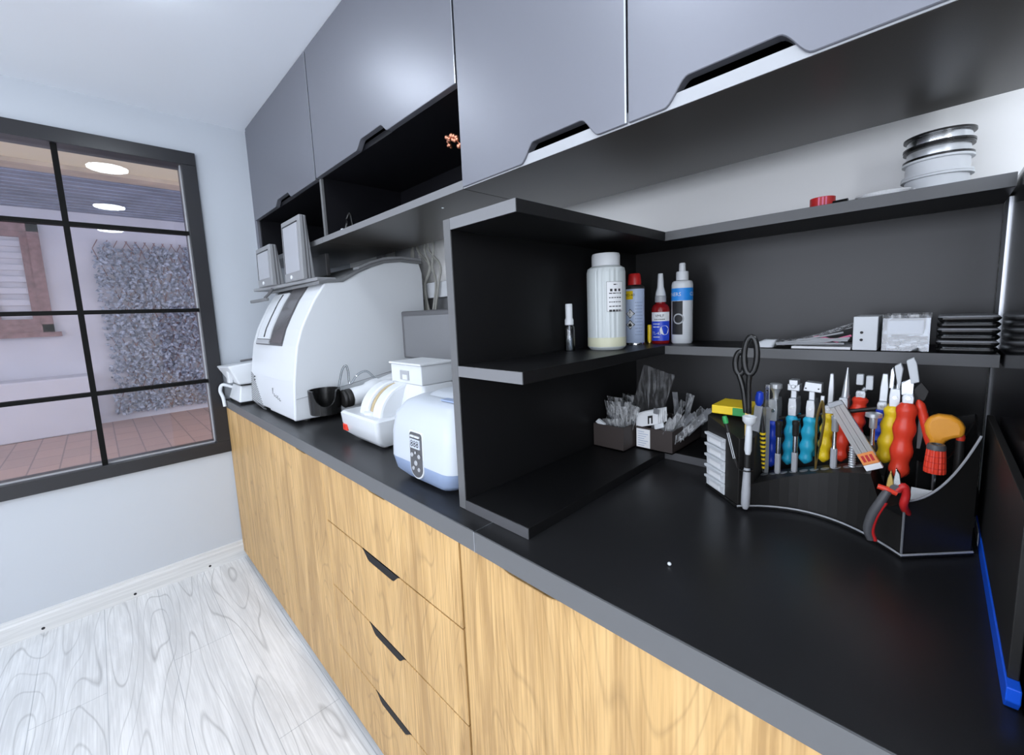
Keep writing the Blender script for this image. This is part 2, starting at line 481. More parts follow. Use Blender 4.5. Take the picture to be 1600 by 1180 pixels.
# ================================================================== the room
b = nb(); box(b, -0.10, ROOM_X + 0.1, ROOM_Y - 0.1, WALL_Y + 0.1, -0.05, 0.0); struct('floor', b, M['floor'])
b = nb(); box(b, -0.10, ROOM_X + 0.1, ROOM_Y - 0.1, WALL_Y + 0.1, CEIL_Z, CEIL_Z + 0.06); struct('ceiling', b, M['ceiling'])
b = nb(); box(b, -0.10, ROOM_X + 0.1, WALL_Y, WALL_Y + 0.1, 0, CEIL_Z); struct('wall_back', b, M['wall_back'])
b = nb()                                                              # right wall with an added, unseen window for the side fill light
box(b, ROOM_X, ROOM_X + 0.1, ROOM_Y - 0.1, WALL_Y, 0, 0.62); box(b, ROOM_X, ROOM_X + 0.1, ROOM_Y - 0.1, WALL_Y, 2.08, CEIL_Z)
box(b, ROOM_X, ROOM_X + 0.1, ROOM_Y - 0.1, -2.31, 0.62, 2.08); box(b, ROOM_X, ROOM_X + 0.1, -1.41, WALL_Y, 0.62, 2.08)
struct('wall_right', b, M['wall_back'])
b = nb()
for r in ((-2.31, -1.41, 0.62, 0.66), (-2.31, -1.41, 2.04, 2.08), (-2.31, -2.27, 0.66, 2.04), (-1.45, -1.41, 0.66, 2.04)):
    box(b, ROOM_X - 0.02, ROOM_X + 0.03, *r)
struct('added_window_side', b, M['frame'])
b = nb(); SX0, SX1, SZ0, SZ1 = 0.6, 3.5, 0.67, 2.17                # wall behind the camera with an added window for the fill light
box(b, -0.10, ROOM_X, ROOM_Y - 0.1, ROOM_Y, 0, SZ0); box(b, -0.10, ROOM_X, ROOM_Y - 0.1, ROOM_Y, SZ1, CEIL_Z)
box(b, -0.10, SX0, ROOM_Y - 0.1, ROOM_Y, SZ0, SZ1); box(b, SX1, ROOM_X, ROOM_Y - 0.1, ROOM_Y, SZ0, SZ1)
struct('wall_front', b, M['wall_back'])
b = nb()
for r in ((SX0, SX1, SZ0, SZ0 + .05), (SX0, SX1, SZ1 - .05, SZ1), (SX0, SX0 + .05, SZ0 + .05, SZ1 - .05), (SX1 - .05, SX1, SZ0 + .05, SZ1 - .05), (2.02, 2.07, SZ0 + .05, SZ1 - .05)):
    box(b, r[0], r[1], ROOM_Y - 0.03, ROOM_Y + 0.02, r[2], r[3])
struct('added_window_front', b, M['frame'])
# window wall with its opening
WY0, WY1, WZ0, WZ1 = -1.42, -0.03, 0.645, 2.125
b = nb()
box(b, -0.10, 0, ROOM_Y, WALL_Y, 0, WZ0); box(b, -0.10, 0, ROOM_Y, WALL_Y, WZ1, CEIL_Z)
box(b, -0.10, 0, ROOM_Y, WY0, WZ0, WZ1); box(b, -0.10, 0, WY1, WALL_Y, WZ0, WZ1)
struct('wall_left', b, M['wall'])
# skirting: body, cap and small fixing holes
b = nb(); prism(b, [(0, 0.0), (0.016, 0.0), (0.016, 0.074), (0.010, 0.082), (0.010, 0.094), (0, 0.098)], 1, ROOM_Y, 0.012)
bb = struct('baseboard_left', b, M['base'])
b = nb()
for y in (-0.16, -0.46, -0.76):
    lathe(b, [(0.006, 0), (0.006, 0.0006)], (0.016, y, 0.020), (1, 0, 0), 10)
obj('fixing_hole', b, M['ink'], bb)
# window: frame, glazing bars, glass
b = nb()
F = 0.062; fx0, fx1 = -0.10, 0.022
y0, y1, z0, z1 = -1.45, 0.0, 0.615, 2.155
box(b, fx0, fx1, y0, y1, z1 - F, z1); box(b, fx0, fx1, y0, y1, z0, z0 + F)
box(b, fx0, fx1, y0, y0 + F, z0 + F, z1 - F); box(b, fx0, fx1, y1 - F, y1, z0 + F, z1 - F)
win = struct('window_1', b, M['frame'], bevel=0.002)
b = nb()
for yy in (-0.49, -0.93): box(b, -0.035, 0.004, yy - 0.010, yy + 0.010, z0 + F, z1 - F)
obj('vertical_glazing_bar', b, M['bar'], win)
b = nb()
for zz in (1.764, 1.379, 1.009): box(b, -0.033, 0.002, y0 + F, y1 - F, zz - 0.009, zz + 0.009)
obj('horizontal_glazing_bar', b, M['bar'], win)
b = nb()
v = [b.verts.new(p) for p in ((-0.02, y0 + F, z0 + F), (-0.02, y1 - F, z0 + F), (-0.02, y1 - F, z1 - F), (-0.02, y0 + F, z1 - F))]
b.faces.new(v); obj('glass_pane', b, M['glass'], win)
# pale gasket round the glass
b = nb(); g = 0.004
box(b, -0.03, -0.008, y1 - F - g, y1 - F, z0 + F, z1 - F); box(b, -0.03, -0.008, y0 + F, y1 - F, z0 + F, z0 + F + g)
obj('gasket', b, M['lgrey'], win)

# ceiling lamps (the row over the counter shows three times in the window glass; the other row is added, unseen)
def lamp(x, y, label):
    t = thing('ceiling_lamp', label, 'lamp', (x, y, CEIL_Z))
    b = nb(); lathe(b, [(0.112, 0), (0.112, -0.010), (0.106, -0.014), (0.100, -0.014), (0.100, 0)], (0, 0, 0), seg=48)
    obj('trim_ring', b, M['white'], t, local=True, smooth=True)
    b = nb(); lathe(b, [(0.099, -0.012), (0.096, -0.022), (0.08, -0.026), (0.0, -0.027)], (0, 0, 0), seg=48)
    obj('diffuser', b, M['lamp'], t, local=True, smooth=True)
for x, y, lb in ((1.02, -0.28, 'round white ceiling lamp over the counter, nearest the window'),
                 (2.17, -0.25, 'round white ceiling lamp over the counter, second from the window'),
                 (3.30, -0.22, 'round white ceiling lamp over the counter, third from the window'),
                 (0.42, -1.25, 'added unseen round white ceiling lamp away from the counter, close to the window'),
                 (1.78, -1.25, 'added unseen round white ceiling lamp away from the counter, middle of its row'),
                 (3.10, -1.25, 'added unseen round white ceiling lamp away from the counter, far from the window')):
    lamp(x, y, lb)

# ================================================================== the courtyard beyond the window
CX = -5.45
b = nb(); box(b, CX - 0.2, -0.10, -4.5, 4.0, -0.06, 0.0); struct('courtyard_floor', b, M['paving'])
b = nb(); box(b, CX - 0.2, CX, -4.5, 4.0, 0, 3.1); struct('courtyard_wall', b, M['court_wall'])
# cream soffit near the house, then the grey slatted roof
b = nb(); box(b, -3.20, -0.35, -4.5, 4.0, 2.86, 2.94); sf = solo('courtyard_soffit', b, M['cream'], 'cream soffit over the courtyard seen at the top of the window', 'soffit', (-1.7, 0, 2.86))
b = nb(); box(b, -3.42, -3.20, -4.5, 4.0, 2.82, 2.94); obj('tan_beam', b, M['beam'], sf)
ro = thing('slatted_roof', 'grey slatted courtyard roof seen through the top window panes', 'roof', (-4.4, 0, 2.8))
for k in range(12):
    b = nb(); x = -3.50 - 0.165 * k
    box(b, x - 0.125, x, -4.5, 4.0, 2.86, 2.90)
    obj('roof_slat', b, M['slat'], ro)
# soffit is brightened by an added, unseen area light; the ivy screen on the wall
iv = thing('ivy_screen', 'dense artificial ivy screen on the courtyard wall beyond the window', 'ivy screen', (CX + 0.05, 0.6, 0.1))
b = nb()
for k in range(5200):
    y = random.uniform(-0.36, 1.7); z = random.uniform(0.10, 2.44 + 0.05 * math.sin(y * 22))
    if y < -0.30 and random.random() < 0.4: continue
    x = CX + random.uniform(0.03, 0.12)
    r = random.uniform(0.018, 0.045); a = random.uniform(0, 2 * PI); tl = random.uniform(-0.7, 0.7)
    mt = Matrix.Translation((x, y, z)) @ Matrix.Rotation(a, 4, 'X') @ Matrix.Rotation(tl, 4, 'Z')
    q = [(0, -r, 0), (0.004, 0, r * 0.55), (0, r, 0), (0.004, 0, -r * 0.55)]
    b.faces.new([b.verts.new(mt @ Vector(p)) for p in q])
obj('leaves', b, M['ivy'], iv)
b = nb()
for k in range(22):
    y = -0.35 + 0.1 * k
    for s in (-1, 1):
        if k < 4 and s < 0: continue
        tube(b, [(CX + 0.035, y, 0.12), (CX + 0.035, y + s * 0.35, 1.2), (CX + 0.035, y, 2.4), (CX + 0.035, y + s * 0.06, 2.52)], 0.006, 5)
obj('trellis', b, M['brownwood'], iv)
# the wooden shuttered window on that wall
w = thing('courtyard_window', 'reddish brown wooden window on the courtyard wall, left of the ivy', 'window', (CX, -1.3, 1.3))
b = nb()
ya, yb, za, zb = -1.95, -0.82, 1.30, 2.66
for r in ((ya, yb, zb - 0.1, zb), (ya, yb, za, za + 0.1), (ya, ya + 0.1, za, zb), (yb - 0.1, yb, za, zb), (-1.42, -1.32, za, zb)):
    box(b, CX, CX + 0.06, *r)
obj('frame', b, M['brownwood'], w)
for (p, q) in ((-1.85, -1.42), (-1.32, -0.92)):
    b = nb()
    for r in ((p, q, za + 0.1, za + 0.17), (p, q, zb - 0.17, zb - 0.1), (p, p + 0.07, za + 0.17, zb - 0.17), (q - 0.07, q, za + 0.17, zb - 0.17)):
        box(b, CX + 0.005, CX + 0.045, *r)
    sh = obj('sash', b, M['brownwood'], w)
    b = nb()
    for k in range(7):
        z = za + 0.2 + k * 0.145
        box(b, CX + 0.012, CX + 0.03, p + 0.07, q - 0.07, z, z + 0.07)
    obj('louvre', b, M['court_wall'], sh)
b = nb(); box(b, CX, CX + 0.09, ya - 0.06, yb + 0.06, za - 0.06, za); obj('sill', b, M['brownwood'], w)
b = nb(); box(b, CX + 0.002, CX + 0.5, -4.0, -0.56, 0.001, 0.72); solo('courtyard_bench', b, M['court_wall'], 'low pale rendered ledge at the foot of the courtyard wall', 'ledge', (CX + 0.25, -2, 0), bevel=0.02)
# ================================================================== base units
def notch(x0, x1, zedge, depth, inner=0.40, n=9):
    """outline of a finger cut-out between x0 and x1; goes from x0 to x1, depth towards +z or -z"""
    w = (x1 - x0); s = w * inner * 0.5
    out = []
    for i in range(n + 1):
        t = i / n; out.append((x0 + s * t, zedge + depth * (t * t * (3 - 2 * t))))
    for i in range(n + 1):
        t = 1 - i / n; out.append((x1 - s * t, zedge + depth * (t * t * (3 - 2 * t))))
    return out

def front(name, x0, x1, z0, z1, m, parent, y0, y1, top=None, bottom=None):
    pts = [(x0, z0)]
    if bottom: pts += notch(bottom[0], bottom[1], z0, bottom[2])
    pts += [(x1, z0), (x1, z1)]
    if top: pts += list(reversed(notch(top[0], top[1], z1, -top[2])))
    pts += [(x0, z1)]
    b = nb(); prism(b, pts, 1, y0, y1)
    o = obj(name, b, m, parent, bevel=0.0012, seg=1)
    if name == 'drawer' and top[2] > 0.01:                 # black insert paints the dark void of the cut-out
        b = nb(); prism(b, list(reversed(notch(top[0] + 0.0005, top[1] - 0.0005, z1 - 0.0004, -top[2] + 0.001))), 1, y0 + 0.0012, y1 + 0.001)
        obj('void_insert', b, M['black_in'], o)
    return o

def base_unit(x0, x1, label):
    t = thing('base_cabinet', label, 'cabinet', ((x0 + x1) / 2, 0.0, 0.0))
    b = nb(); box(b, max(x0, 0.024), x1 - 0.0005, 0.021, 0.70, 0.04, 0.855); obj('carcass', b, M['black_in'], t)
    b = nb(); box(b, max(x0, 0.024), x1 - 0.0005, 0.017, 0.03, 0.0, 0.036); obj('plinth', b, M['black_in'], t)
    return t
G3 = 0.0015
t = base_unit(0.0, 0.236, 'narrow light oak base cabinet against the window wall')
front('door', 0.008 + G3, 0.236 - G3, 0.038, 0.858, M['oak'], t, 0, 0.019)
t = base_unit(0.236, 1.352, 'wide light oak double base cabinet under the white edging machine')
front('door', 0.236 + G3, 0.80 - 0.0007, 0.038, 0.858, M['oak'], t, 0, 0.019)
front('door', 0.80 + 0.0007, 1.352 - 0.0007, 0.038, 0.858, M['oak'], t, 0, 0.019, top=(1.10, 1.22, 0.004))
t = base_unit(1.352, 2.049, 'light oak base unit with four stacked drawers')
front('drawer', 1.352 + 0.0007, 2.046, 0.6725, 0.860, M['oak'], t, 0, 0.019, top=(1.65, 1.765, 0.006))
front('drawer', 1.352 + 0.0007, 2.046, 0.453, 0.6685, M['oak'], t, 0, 0.019, top=(1.593, 1.797, 0.024))
front('drawer', 1.352 + 0.0007, 2.046, 0.241, 0.449, M['oak'], t, 0, 0.019, top=(1.597, 1.797, 0.024))
front('drawer', 1.352 + 0.0007, 2.046, 0.038, 0.237, M['oak'], t, 0, 0.019, top=(1.600, 1.797, 0.024))
t = base_unit(2.049, 2.7585, 'wide light oak base cabinet under the black worktop with the tools')
front('door', 2.053, 2.757, 0.038, 0.860, M['oak'], t, 0, 0.019, top=(2.16, 2.306, 0.007))

# worktops: grey edge band on the front, black top
def worktop(x0, x1, z1, label):
    b = nb(); box(b, x0, x1, 0.0, WALL_Y, 0.862, z1)
    o = solo('worktop', b, M['top'], label, 'worktop', ((x0 + x1) / 2, 0.35, 0.862), bevel=0.0008)
    b = nb(); box(b, x0, x1, -0.0025, 0.0002, 0.8605, z1 - 0.0004); obj('edge_band', b, M['edge'], o)
    if x1 < 2.2:
        b = nb(); box(b, x1, x1 + 0.0018, -0.003, 0.10, 0.8605, z1 + 0.0004); obj('joint_strip', b, M['alu'], o)
worktop(0.0, 2.101, TOP_Z, 'long dark worktop under the white machines, running to the window wall')
worktop(2.1032, 2.76, TOP_Z, 'black worktop section carrying the tool stand, right of the joint')

# ================================================================== upper units
UY = 0.23          # door face
UB = 0.60          # back of the units
ZB0, ZB1 = 1.609, 1.631
def upper(x0, x1, label, doors, zdoor, niche):
    t = thing('upper_cabinet', label, 'cabinet', ((x0 + x1) / 2, 0.4, ZB0))
    b = nb()
    box(b, x0, x0 + 0.018, UY + 0.021, UB, ZB1, CEIL_Z - 0.003); box(b, x1 - 0.018, x1, UY + 0.021, UB, ZB1, CEIL_Z - 0.003)
    box(b, x0, x1, UB - 0.008, UB, ZB1, CEIL_Z - 0.003); box(b, x0, x1, UY + 0.021, UB, CEIL_Z - 0.02, CEIL_Z - 0.003)
    obj('carcass', b, M['black_in'], t)
    b = nb(); box(b, x0, x1, UY + 0.006, UB, ZB0, ZB1); bo = obj('bottom_board', b, M['under'], t, bevel=0.0006, seg=1)
    b = nb(); box(b, x0, x1, UY + 0.0048, UY + 0.0062, ZB0 + 0.0005, ZB1 - 0.0005); obj('edge_band', b, M['edge2'] if niche else M['lgrey'], bo)
    if niche:
        b = nb(); box(b, x0 + 0.018, x1 - 0.018, UY + 0.022, UB - 0.008, zdoor + 0.002, zdoor + 0.02); obj('inner_shelf', b, M['black_in'], t)
    for d in doors:
        front('door', d[0] + G3, d[1] - G3, zdoor, CEIL_Z - 0.002, M['anthracite'], t, UY, UY + 0.019, bottom=(d[2], d[3], d[4]))
        b = nb(); box(b, d[1] - G3 - 0.0032, d[1] - G3 + 0.0002, UY - 0.0004, UY + 0.018, zdoor + 0.001, CEIL_Z - 0.003); obj('edge_band', b, M['alu'], t.children[-1])
    return t
t = upper(0.045, 0.928, 'grey upper cabinet against the window wall, open niche below its door', [(0.045, 0.928, 0.405, 0.635, 0.026)], 1.851, True)
t2 = upper(0.930, 1.833, 'grey upper cabinet with open niche, second from the window wall', [(0.930, 1.833, 1.285, 1.497, 0.026)], 1.855, True)
b = nb(); box(b, 0.930, 0.948, UY + 0.012, UY + 0.0205, ZB1, 1.852); obj('divider_edge', b, M['edge'], t2)
upper(1.835, 2.760, 'grey full height upper cabinet with two doors above the black corner shelf', [(1.835, 2.290, 2.036, 2.232, 0.036), (2.290, 2.757, 2.354, 2.552, 0.036)], 1.612, False)
# white filler strip between wall and first unit
b = nb(); box(b, 0.0, 0.044, UY + 0.01, UB, ZB0, CEIL_Z); struct('trim_1', b, M['anthracite'])

# string of copper beads in the niche and a small white ball
b = nb()
pth = smooth_path([(1.655, 0.34, 1.79), (1.70, 0.30, 1.785), (1.745, 0.29, 1.765), (1.775, 0.29, 1.735), (1.785, 0.30, 1.70), (1.79, 0.31, 1.645)], 9)
for i, p in enumerate(pth):
    ball(b, p + Vector((0, random.uniform(-.006, .006), random.uniform(-.01, .01))), random.uniform(0.004, 0.007))
tube(b, pth, 0.0015, 6)
solo('bead_string', b, M['copper'], 'copper bead string hanging in the open niche beside the full height door', 'bead string', (1.79, 0.31, 1.628), smooth=True)
b = nb(); ball(b, (0, 0, 0.008), 0.008); o = solo('knob', b, M['white'], 'small white ball lying in the open niche near its divider', 'ball', (0, 0, 0), smooth=True); o.location = (1.052, 0.265, ZB1 + 0.0005)
o.name = 'small_ball'
b = nb(); tube(b, smooth_path([(0, 0, 0.004), (0.01, 0.01, 0.05), (-0.012, 0.02, 0.07), (0.004, 0.03, 0.09), (0.02, 0.03, 0.004)], 6), 0.004, 8)
o = solo('black_cable', b, M['blackp'], 'short black cable bunched up in the open niche', 'cable', (0, 0, 0), smooth=True); o.location = (0.985, 0.30, ZB1 + 0.0005)

# ================================================================== black corner shelf on the worktop
t = thing('corner_shelf', 'black open corner shelf unit standing on the worktop', 'shelf', (2.0, 0.045, TOP_Z))
SB = WALL_Y - 0.014
b = nb(); box(b, 2.0, 2.022, 0.045, SB, TOP_Z, 1.481); s_ = obj('side_panel', b, M['black_lam'], t, bevel=0.0006, seg=1)
b = nb(); box(b, 2.0008, 2.0212, 0.0435, 0.0452, TOP_Z + 0.001, 1.4802); obj('edge_band', b, M['edge'], s_)
def lboard(z0, z1):
    b = nb(); prism(b, [(2.022, 0.045), (2.197, 0.045), (2.197, 0.572), (2.757, 0.572), (2.757, SB), (2.022, SB)], 2, z0, z1)
    o = obj('shelf_board', b, M['black_lam'], t, bevel=0.0006, seg=1)
    for r in ((2.022, 2.1965, 0.0435, 0.0452), (2.1975, 2.757, 0.5705, 0.5722)):
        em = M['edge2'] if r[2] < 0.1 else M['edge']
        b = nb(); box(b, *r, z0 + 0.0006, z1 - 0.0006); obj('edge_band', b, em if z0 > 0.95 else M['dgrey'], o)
lboard(1.459, 1.481); lboard(1.177, 1.199)
lboard(TOP_Z, 0.921)
b = nb(); box(b, 2.0, 2.757, SB, WALL_Y - 0.001, TOP_Z, 1.481)
obj('back_panel', b, mat('grey_black_back_panel', (0.022, 0.0215, 0.022), 0.33, bump=0.05, bump_scale=600), t)

# glossy side panel closing the worktop on the right
b = nb(); box(b, 2.760, 2.782, 0.0, WALL_Y - 0.001, TOP_Z - 0.86, 1.481)
sp = solo('side_panel', b, M['panel'], 'glossy black upright panel closing the worktop on the right', 'panel', (2.77, 0.38, 0.04))
sp.name = 'end_panel'
b = nb(); box(b, 2.7575, 2.7600, 0.665, 0.735, 1.1995, 1.4585); obj('reflection_strip', b, M['alu'], sp)  # bright strip stands in for a reflection in the glossy panel
b = nb(); box(b, 2.7575, 2.7600, 0.715, 0.735, 0.922, 1.1765); obj('reflection_strip', b, M['lgrey'], sp)  # dimmer lower part of the same painted reflection
# folder on edge against that panel
f = thing('folder', 'thin black folder with bright blue edging standing against the end panel', 'folder', (2.752, 0.42, TOP_Z))
b = nb(); box(b, 2.7485, 2.7565, 0.135, 0.565, TOP_Z + 0.026, 1.10); obj('cover', b, M['blackm'], f, bevel=0.001)
b = nb(); prism(b, [(0.120, 0.912), (0.128, 0.901), (0.565, 0.9), (0.565, 0.926), (0.120, 0.926)], 0, 2.747, 2.7570); obj('edging', b, M['vblue'], f, bevel=0.001)
b = nb(); box(b, 2.7462, 2.7472, 0.49, 0.545, 0.9035, 0.925); obj('white_tab', b, M['white'], f)
# ================================================================== white lens edging machine
PROF = [(0.057, 0.915), (0.062, 1.00), (0.067, 1.062), (0.077, 1.13), (0.090, 1.203), (0.112, 1.268), (0.137, 1.318), (0.173, 1.384), (0.219, 1.450)]
TOPP = [(0.287, 1.457), (0.358, 1.496), (0.418, 1.522), (0.479, 1.541), (0.558, 1.550), (0.658, 1.545), (0.672, 1.50), (0.672, 0.915)]
def prof_at(t):
    """point on the curved front, t by height"""
    for (ya, za), (yb, zb) in zip(PROF, PROF[1:]):
        if za <= t <= zb:
            k = (t - za) / (zb - za); return ya + (yb - ya) * k
    return PROF[-1][0] if t > 1 else PROF[0][0]
def curve_patch(b, x0, x1, z0, z1, off, thick, n=14):
    rings = []
    for i in range(n + 1):
        z = z0 + (z1 - z0) * i / n; y = prof_at(z)
        dy = prof_at(min(z + 0.01, 1.45)) - prof_at(max(z - 0.01, 0.915)); dz = 0.02
        L = math.hypot(dy, dz); ny, nz = -dz / L, dy / L
        a = (y + ny * off, z + nz * off); c = (y + ny * (off - thick), z + nz * (off - thick))
        rings.append([(x0, *a), (x1, *a), (x1, *c), (x0, *c)])
    loft(b, rings)
EX0, EX1 = 0.30, 0.958
ed = thing('edging_machine', 'large white lens edging machine with curved hood on the worktop', 'machine', (0.63, 0.36, TOP_Z))
b = nb(); prism(b, [(y + 0.006, z) for y, z in PROF] + TOPP, 0, EX0, 0.622); obj('left_hood', b, M['white'], ed, bevel=0.006)
b = nb(); prism(b, PROF + TOPP, 0, 0.624, EX1 - 0.016); obj('right_hood', b, M['white'], ed, bevel=0.004)
b = nb(); prism(b, [(y - 0.004, z) for y, z in PROF] + [(y, z) for y, z in TOPP], 0, EX1 - 0.0155, EX1); obj('side_cover', b, M['white'], ed, bevel=0.006)
# seam line across the side cover, rising to the back
b = nb(); tube(b, [(EX1 + 0.0004, 0.066, 1.000), (EX1 + 0.0004, 0.272, 1.028), (EX1 + 0.0004, 0.485, 1.061), (EX1 + 0.0004, 0.668, 1.088)], 0.0016, 6); obj('side_seam', b, M['lgrey'], ed)
for (fx, fy) in ((0.36, 0.12), (0.90, 0.12), (0.36, 0.60), (0.90, 0.60)):
    b = nb(); lathe(b, [(0.022, 0), (0.022, 0.014)], (fx, fy, TOP_Z + 0.001), seg=16); obj('foot', b, M['blackp'], ed)
# cooling slits, longer towards the bottom
b = nb()
for k in range(15):
    z = 1.062 - 0.0098 * k; xe = 0.345 + 0.012 * k
    prism(b, [(0.304, z), (xe, z - 0.012 - 0.0006 * k), (xe, z - 0.0155 - 0.0006 * k), (0.304, z - 0.0035)], 1, prof_at(z) - 0.0004 + 0.004, prof_at(z) + 0.012)
obj('cooling_slits', b, M['grey'], ed)
b = nb()
for z in (1.045, 1.03): lathe(b, [(0.004, 0), (0.004, 0.003)], (0.375, prof_at(z) + 0.004, z), (0, -1, 0), 12)
obj('status_light', b, M['ink'], ed)
# glass window into the chamber
b = nb(); curve_patch(b, 0.385, 0.775, 1.20, 1.448, 0.0025, 0.004); wd = obj('chamber_window', b, M['dgrey'], ed, smooth=True)
b = nb(); curve_patch(b, 0.42, 0.60, 1.225, 1.425, 0.010, 0.008); obj('clear_flap', b, M['white'], wd, smooth=True)
b = nb(); curve_patch(b, 0.515, 0.53, 1.232, 1.42, 0.0112, 0.002); obj('flap_rib', b, M['blackp'], wd, smooth=True)
b = nb(); curve_patch(b, 0.605, 0.77, 1.21, 1.446, 0.006, 0.004); obj('dark_pane', b, mat('dark_window', (0.11, 0.105, 0.11), 0.15), wd, smooth=True)
b = nb(); curve_patch(b, 0.40, 0.60, 1.204, 1.222, 0.008, 0.007); obj('flap_handle', b, M['lgrey'], wd, smooth=True)
b = nb()
for k, (w, h) in enumerate(((0.014, 0.012), (0.016, 0.012), (0.014, 0.016), (0.018, 0.012))):
    x = 0.690 + 0.024 * k; z = 0.984 - 0.004 * k
    box(b, x, x + 0.004, prof_at(z) - 0.0006, prof_at(z) + 0.004, z, z + h); box(b, x, x + w, prof_at(z) - 0.0006, prof_at(z) + 0.004, z, z + 0.004)
obj('maker_mark', b, M['grey'], ed)
b = nb(); box(b, 0.668, 0.676, prof_at(1.0) - 0.0005, prof_at(1.0) + 0.004, 0.985, 1.018); obj('logo_stroke', b, M['grey'], ed)
# grey lid that follows the wavy top, and its front tray
b = nb()
lid = [(0.188, 1.455), (0.225, 1.462), (0.287, 1.466), (0.358, 1.506), (0.418, 1.532), (0.479, 1.551), (0.558, 1.560), (0.668, 1.556)]
prism(b, lid + [(y, z - 0.014) for y, z in reversed(lid)], 0, EX0 - 0.01, EX1 + 0.008); ld = obj('top_lid', b, M['grey'], ed, bevel=0.003)
b = nb(); rim = lid[3:]
prism(b, [(y, z + 0.012) for y, z in rim] + [(y, z + 0.0005) for y, z in reversed(rim)], 0, EX1 - 0.05, EX1 + 0.004); obj('lid_rim', b, M['dispgrey'], ld, bevel=0.002)
b = nb(); prism(b, [(EX0 - 0.05, 0.135), (0.56, 0.168), (EX1, 0.186), (EX1, 0.262), (EX0 - 0.05, 0.262)], 2, 1.4565, 1.470); obj('tray', b, M['dispgrey'], ed, bevel=0.003)
b = nb(); box(b, 0.235, 0.50, 0.118, 0.134, 1.400, 1.414); obj('side_arm', b, M['grey'], ed, bevel=0.003)
b = nb(); tube(b, [(0.46, 0.126, 1.413), (0.47, 0.15, 1.44), (0.475, 0.16, 1.458)], 0.006, 8); obj('arm_bracket', b, M['dgrey'], ed)
# black cup holder and pump on the side
b = nb(); cxx, cyy, R, n = 1.020, 0.150, 0.057, 56
def cup_top(a):
    d = (a - math.radians(-18) + PI) % (2 * PI) - PI
    x = abs(d) / math.radians(44)
    return 1.034 if x > 1 else 1.034 - 0.062 * math.sqrt(1 - x * x)
rings = []
for i in range(n + 1):
    a = 2 * PI * i / n; z = cup_top(a); c, s = math.cos(a), math.sin(a)
    rings.append([(cxx + c * R, cyy + s * R, 0.944), (cxx + c * (R + 0.002), cyy + s * (R + 0.002), z), (cxx + c * (R - 0.005), cyy + s * (R - 0.005), z), (cxx + c * (R - 0.005), cyy + s * (R - 0.005), 0.944)])
loft(b, rings, caps=False); lathe(b, [(R - 0.001, 0), (R - 0.001, 0.005)], (cxx, cyy, 0.940), seg=40)
cup = obj('cup_holder', b, M['blackp'], ed, smooth=True)
b = nb(); lathe(b, [(0.030, 0), (0.036, 0.006), (0.036, 0.012), (0.033, 0.014), (0.036, 0.018), (0.036, 0.034), (0.030, 0.038)], (1.062, 0.200, 0.990), (0, 1, 0.06), 28); obj('coupling', b, M['blackm'], ed, smooth=True)
b = nb(); lathe(b, [(0.032, 0), (0.036, 0.006), (0.037, 0.06), (0.045, 0.075), (0.050, 0.10), (0.050, 0.118), (0.044, 0.122), (0.050, 0.16), (0.056, 0.20), (0.05, 0.21)], (1.064, 0.236, 0.992), (0, 1, 0.10), 32); obj('pump_body', b, M['white'], ed, smooth=True)
b = nb(); tube(b, smooth_path([(1.03, 0.20, 1.02), (1.02, 0.215, 1.06), (1.015, 0.23, 1.10), (1.018, 0.245, 1.115), (1.022, 0.25, 1.09), (1.03, 0.25, 1.04), (1.04, 0.28, 1.075), (1.05, 0.315, 1.085), (1.062, 0.345, 1.05)], 6), 0.0042, 8)
obj('clear_hose', b, M['clearp'], ed, smooth=True)

# ================================================================== grey displays on the tray
def display(label, x0, x1, y, z0, z1, depth, lean):
    t = thing('display', label, 'display', ((x0 + x1) / 2, y + 0.03, z0))
    def R(b):
        bmesh.ops.transform(b, verts=b.verts, matrix=Matrix.Translation((0, y, z0)) @ Matrix.Rotation(-lean, 4, 'X') @ Matrix.Translation((0, -y, -z0)))
    b = nb(); prism(b, [(y, z0), (y, z1), (y + depth * 0.55, z1), (y + depth, z0)], 0, x0, x1); R(b); h = obj('housing', b, M['dispgrey'], t, bevel=0.004)
    b = nb()
    for k in (0.35, 0.6): prism(b, [(y + depth * k, z0 + 0.004), (y + depth * k * 0.75, z1 - 0.002), (y + depth * k * 0.75 + 0.004, z1 - 0.002), (y + depth * k + 0.004, z0 + 0.004)], 0, x1 - 0.001, x1 + 0.0012)
    R(b); obj('side_groove', b, M['dgrey'], h)
    b = nb(); w = x1 - x0; box(b, x0 + 0.1 * w, x1 - 0.13 * w, y - 0.0012, y + 0.002, z0 + 0.036, z1 - 0.026); R(b); obj('screen', b, M['palescreen'], t)
    b = nb()
    for r in ((x0 + 0.08 * w, x1 - 0.11 * w, z1 - 0.026, z1 - 0.021), (x0 + 0.08 * w, x0 + 0.1 * w, z0 + 0.036, z1 - 0.022)): box(b, r[0], r[1], y - 0.0022, y + 0.002, r[2], r[3])
    R(b); obj('screen_edge', b, M['blackp'], t)
    b = nb(); lathe(b, [(0.009, 0), (0.009, 0.003), (0.006, 0.005)], (x0 + 0.42 * w, y - 0.0002, z0 + 0.017), (0, -1, 0), 16); R(b); obj('button', b, M['white'], t)
    return t
display('larger grey tilted display standing on the edging machine, nearer the camera', 0.63, 0.855, 0.170, 1.4705, 1.728, 0.050, 0.025)
display('smaller grey display on the edging machine, nearest the window', 0.310, 0.530, 0.145, 1.4705, 1.655, 0.055, 0.02)
b = nb(); box(b, 0.55, 0.72, 0.32, 0.34, 1.50, 1.60); box(b, 0.55, 0.57, 0.335, 0.345, 1.50, 1.52); 
tt = solo('small_box', b, M['dgrey'], 'small dark box tucked behind the two grey displays', 'box', (0.63, 0.33, 1.50), bevel=0.004)

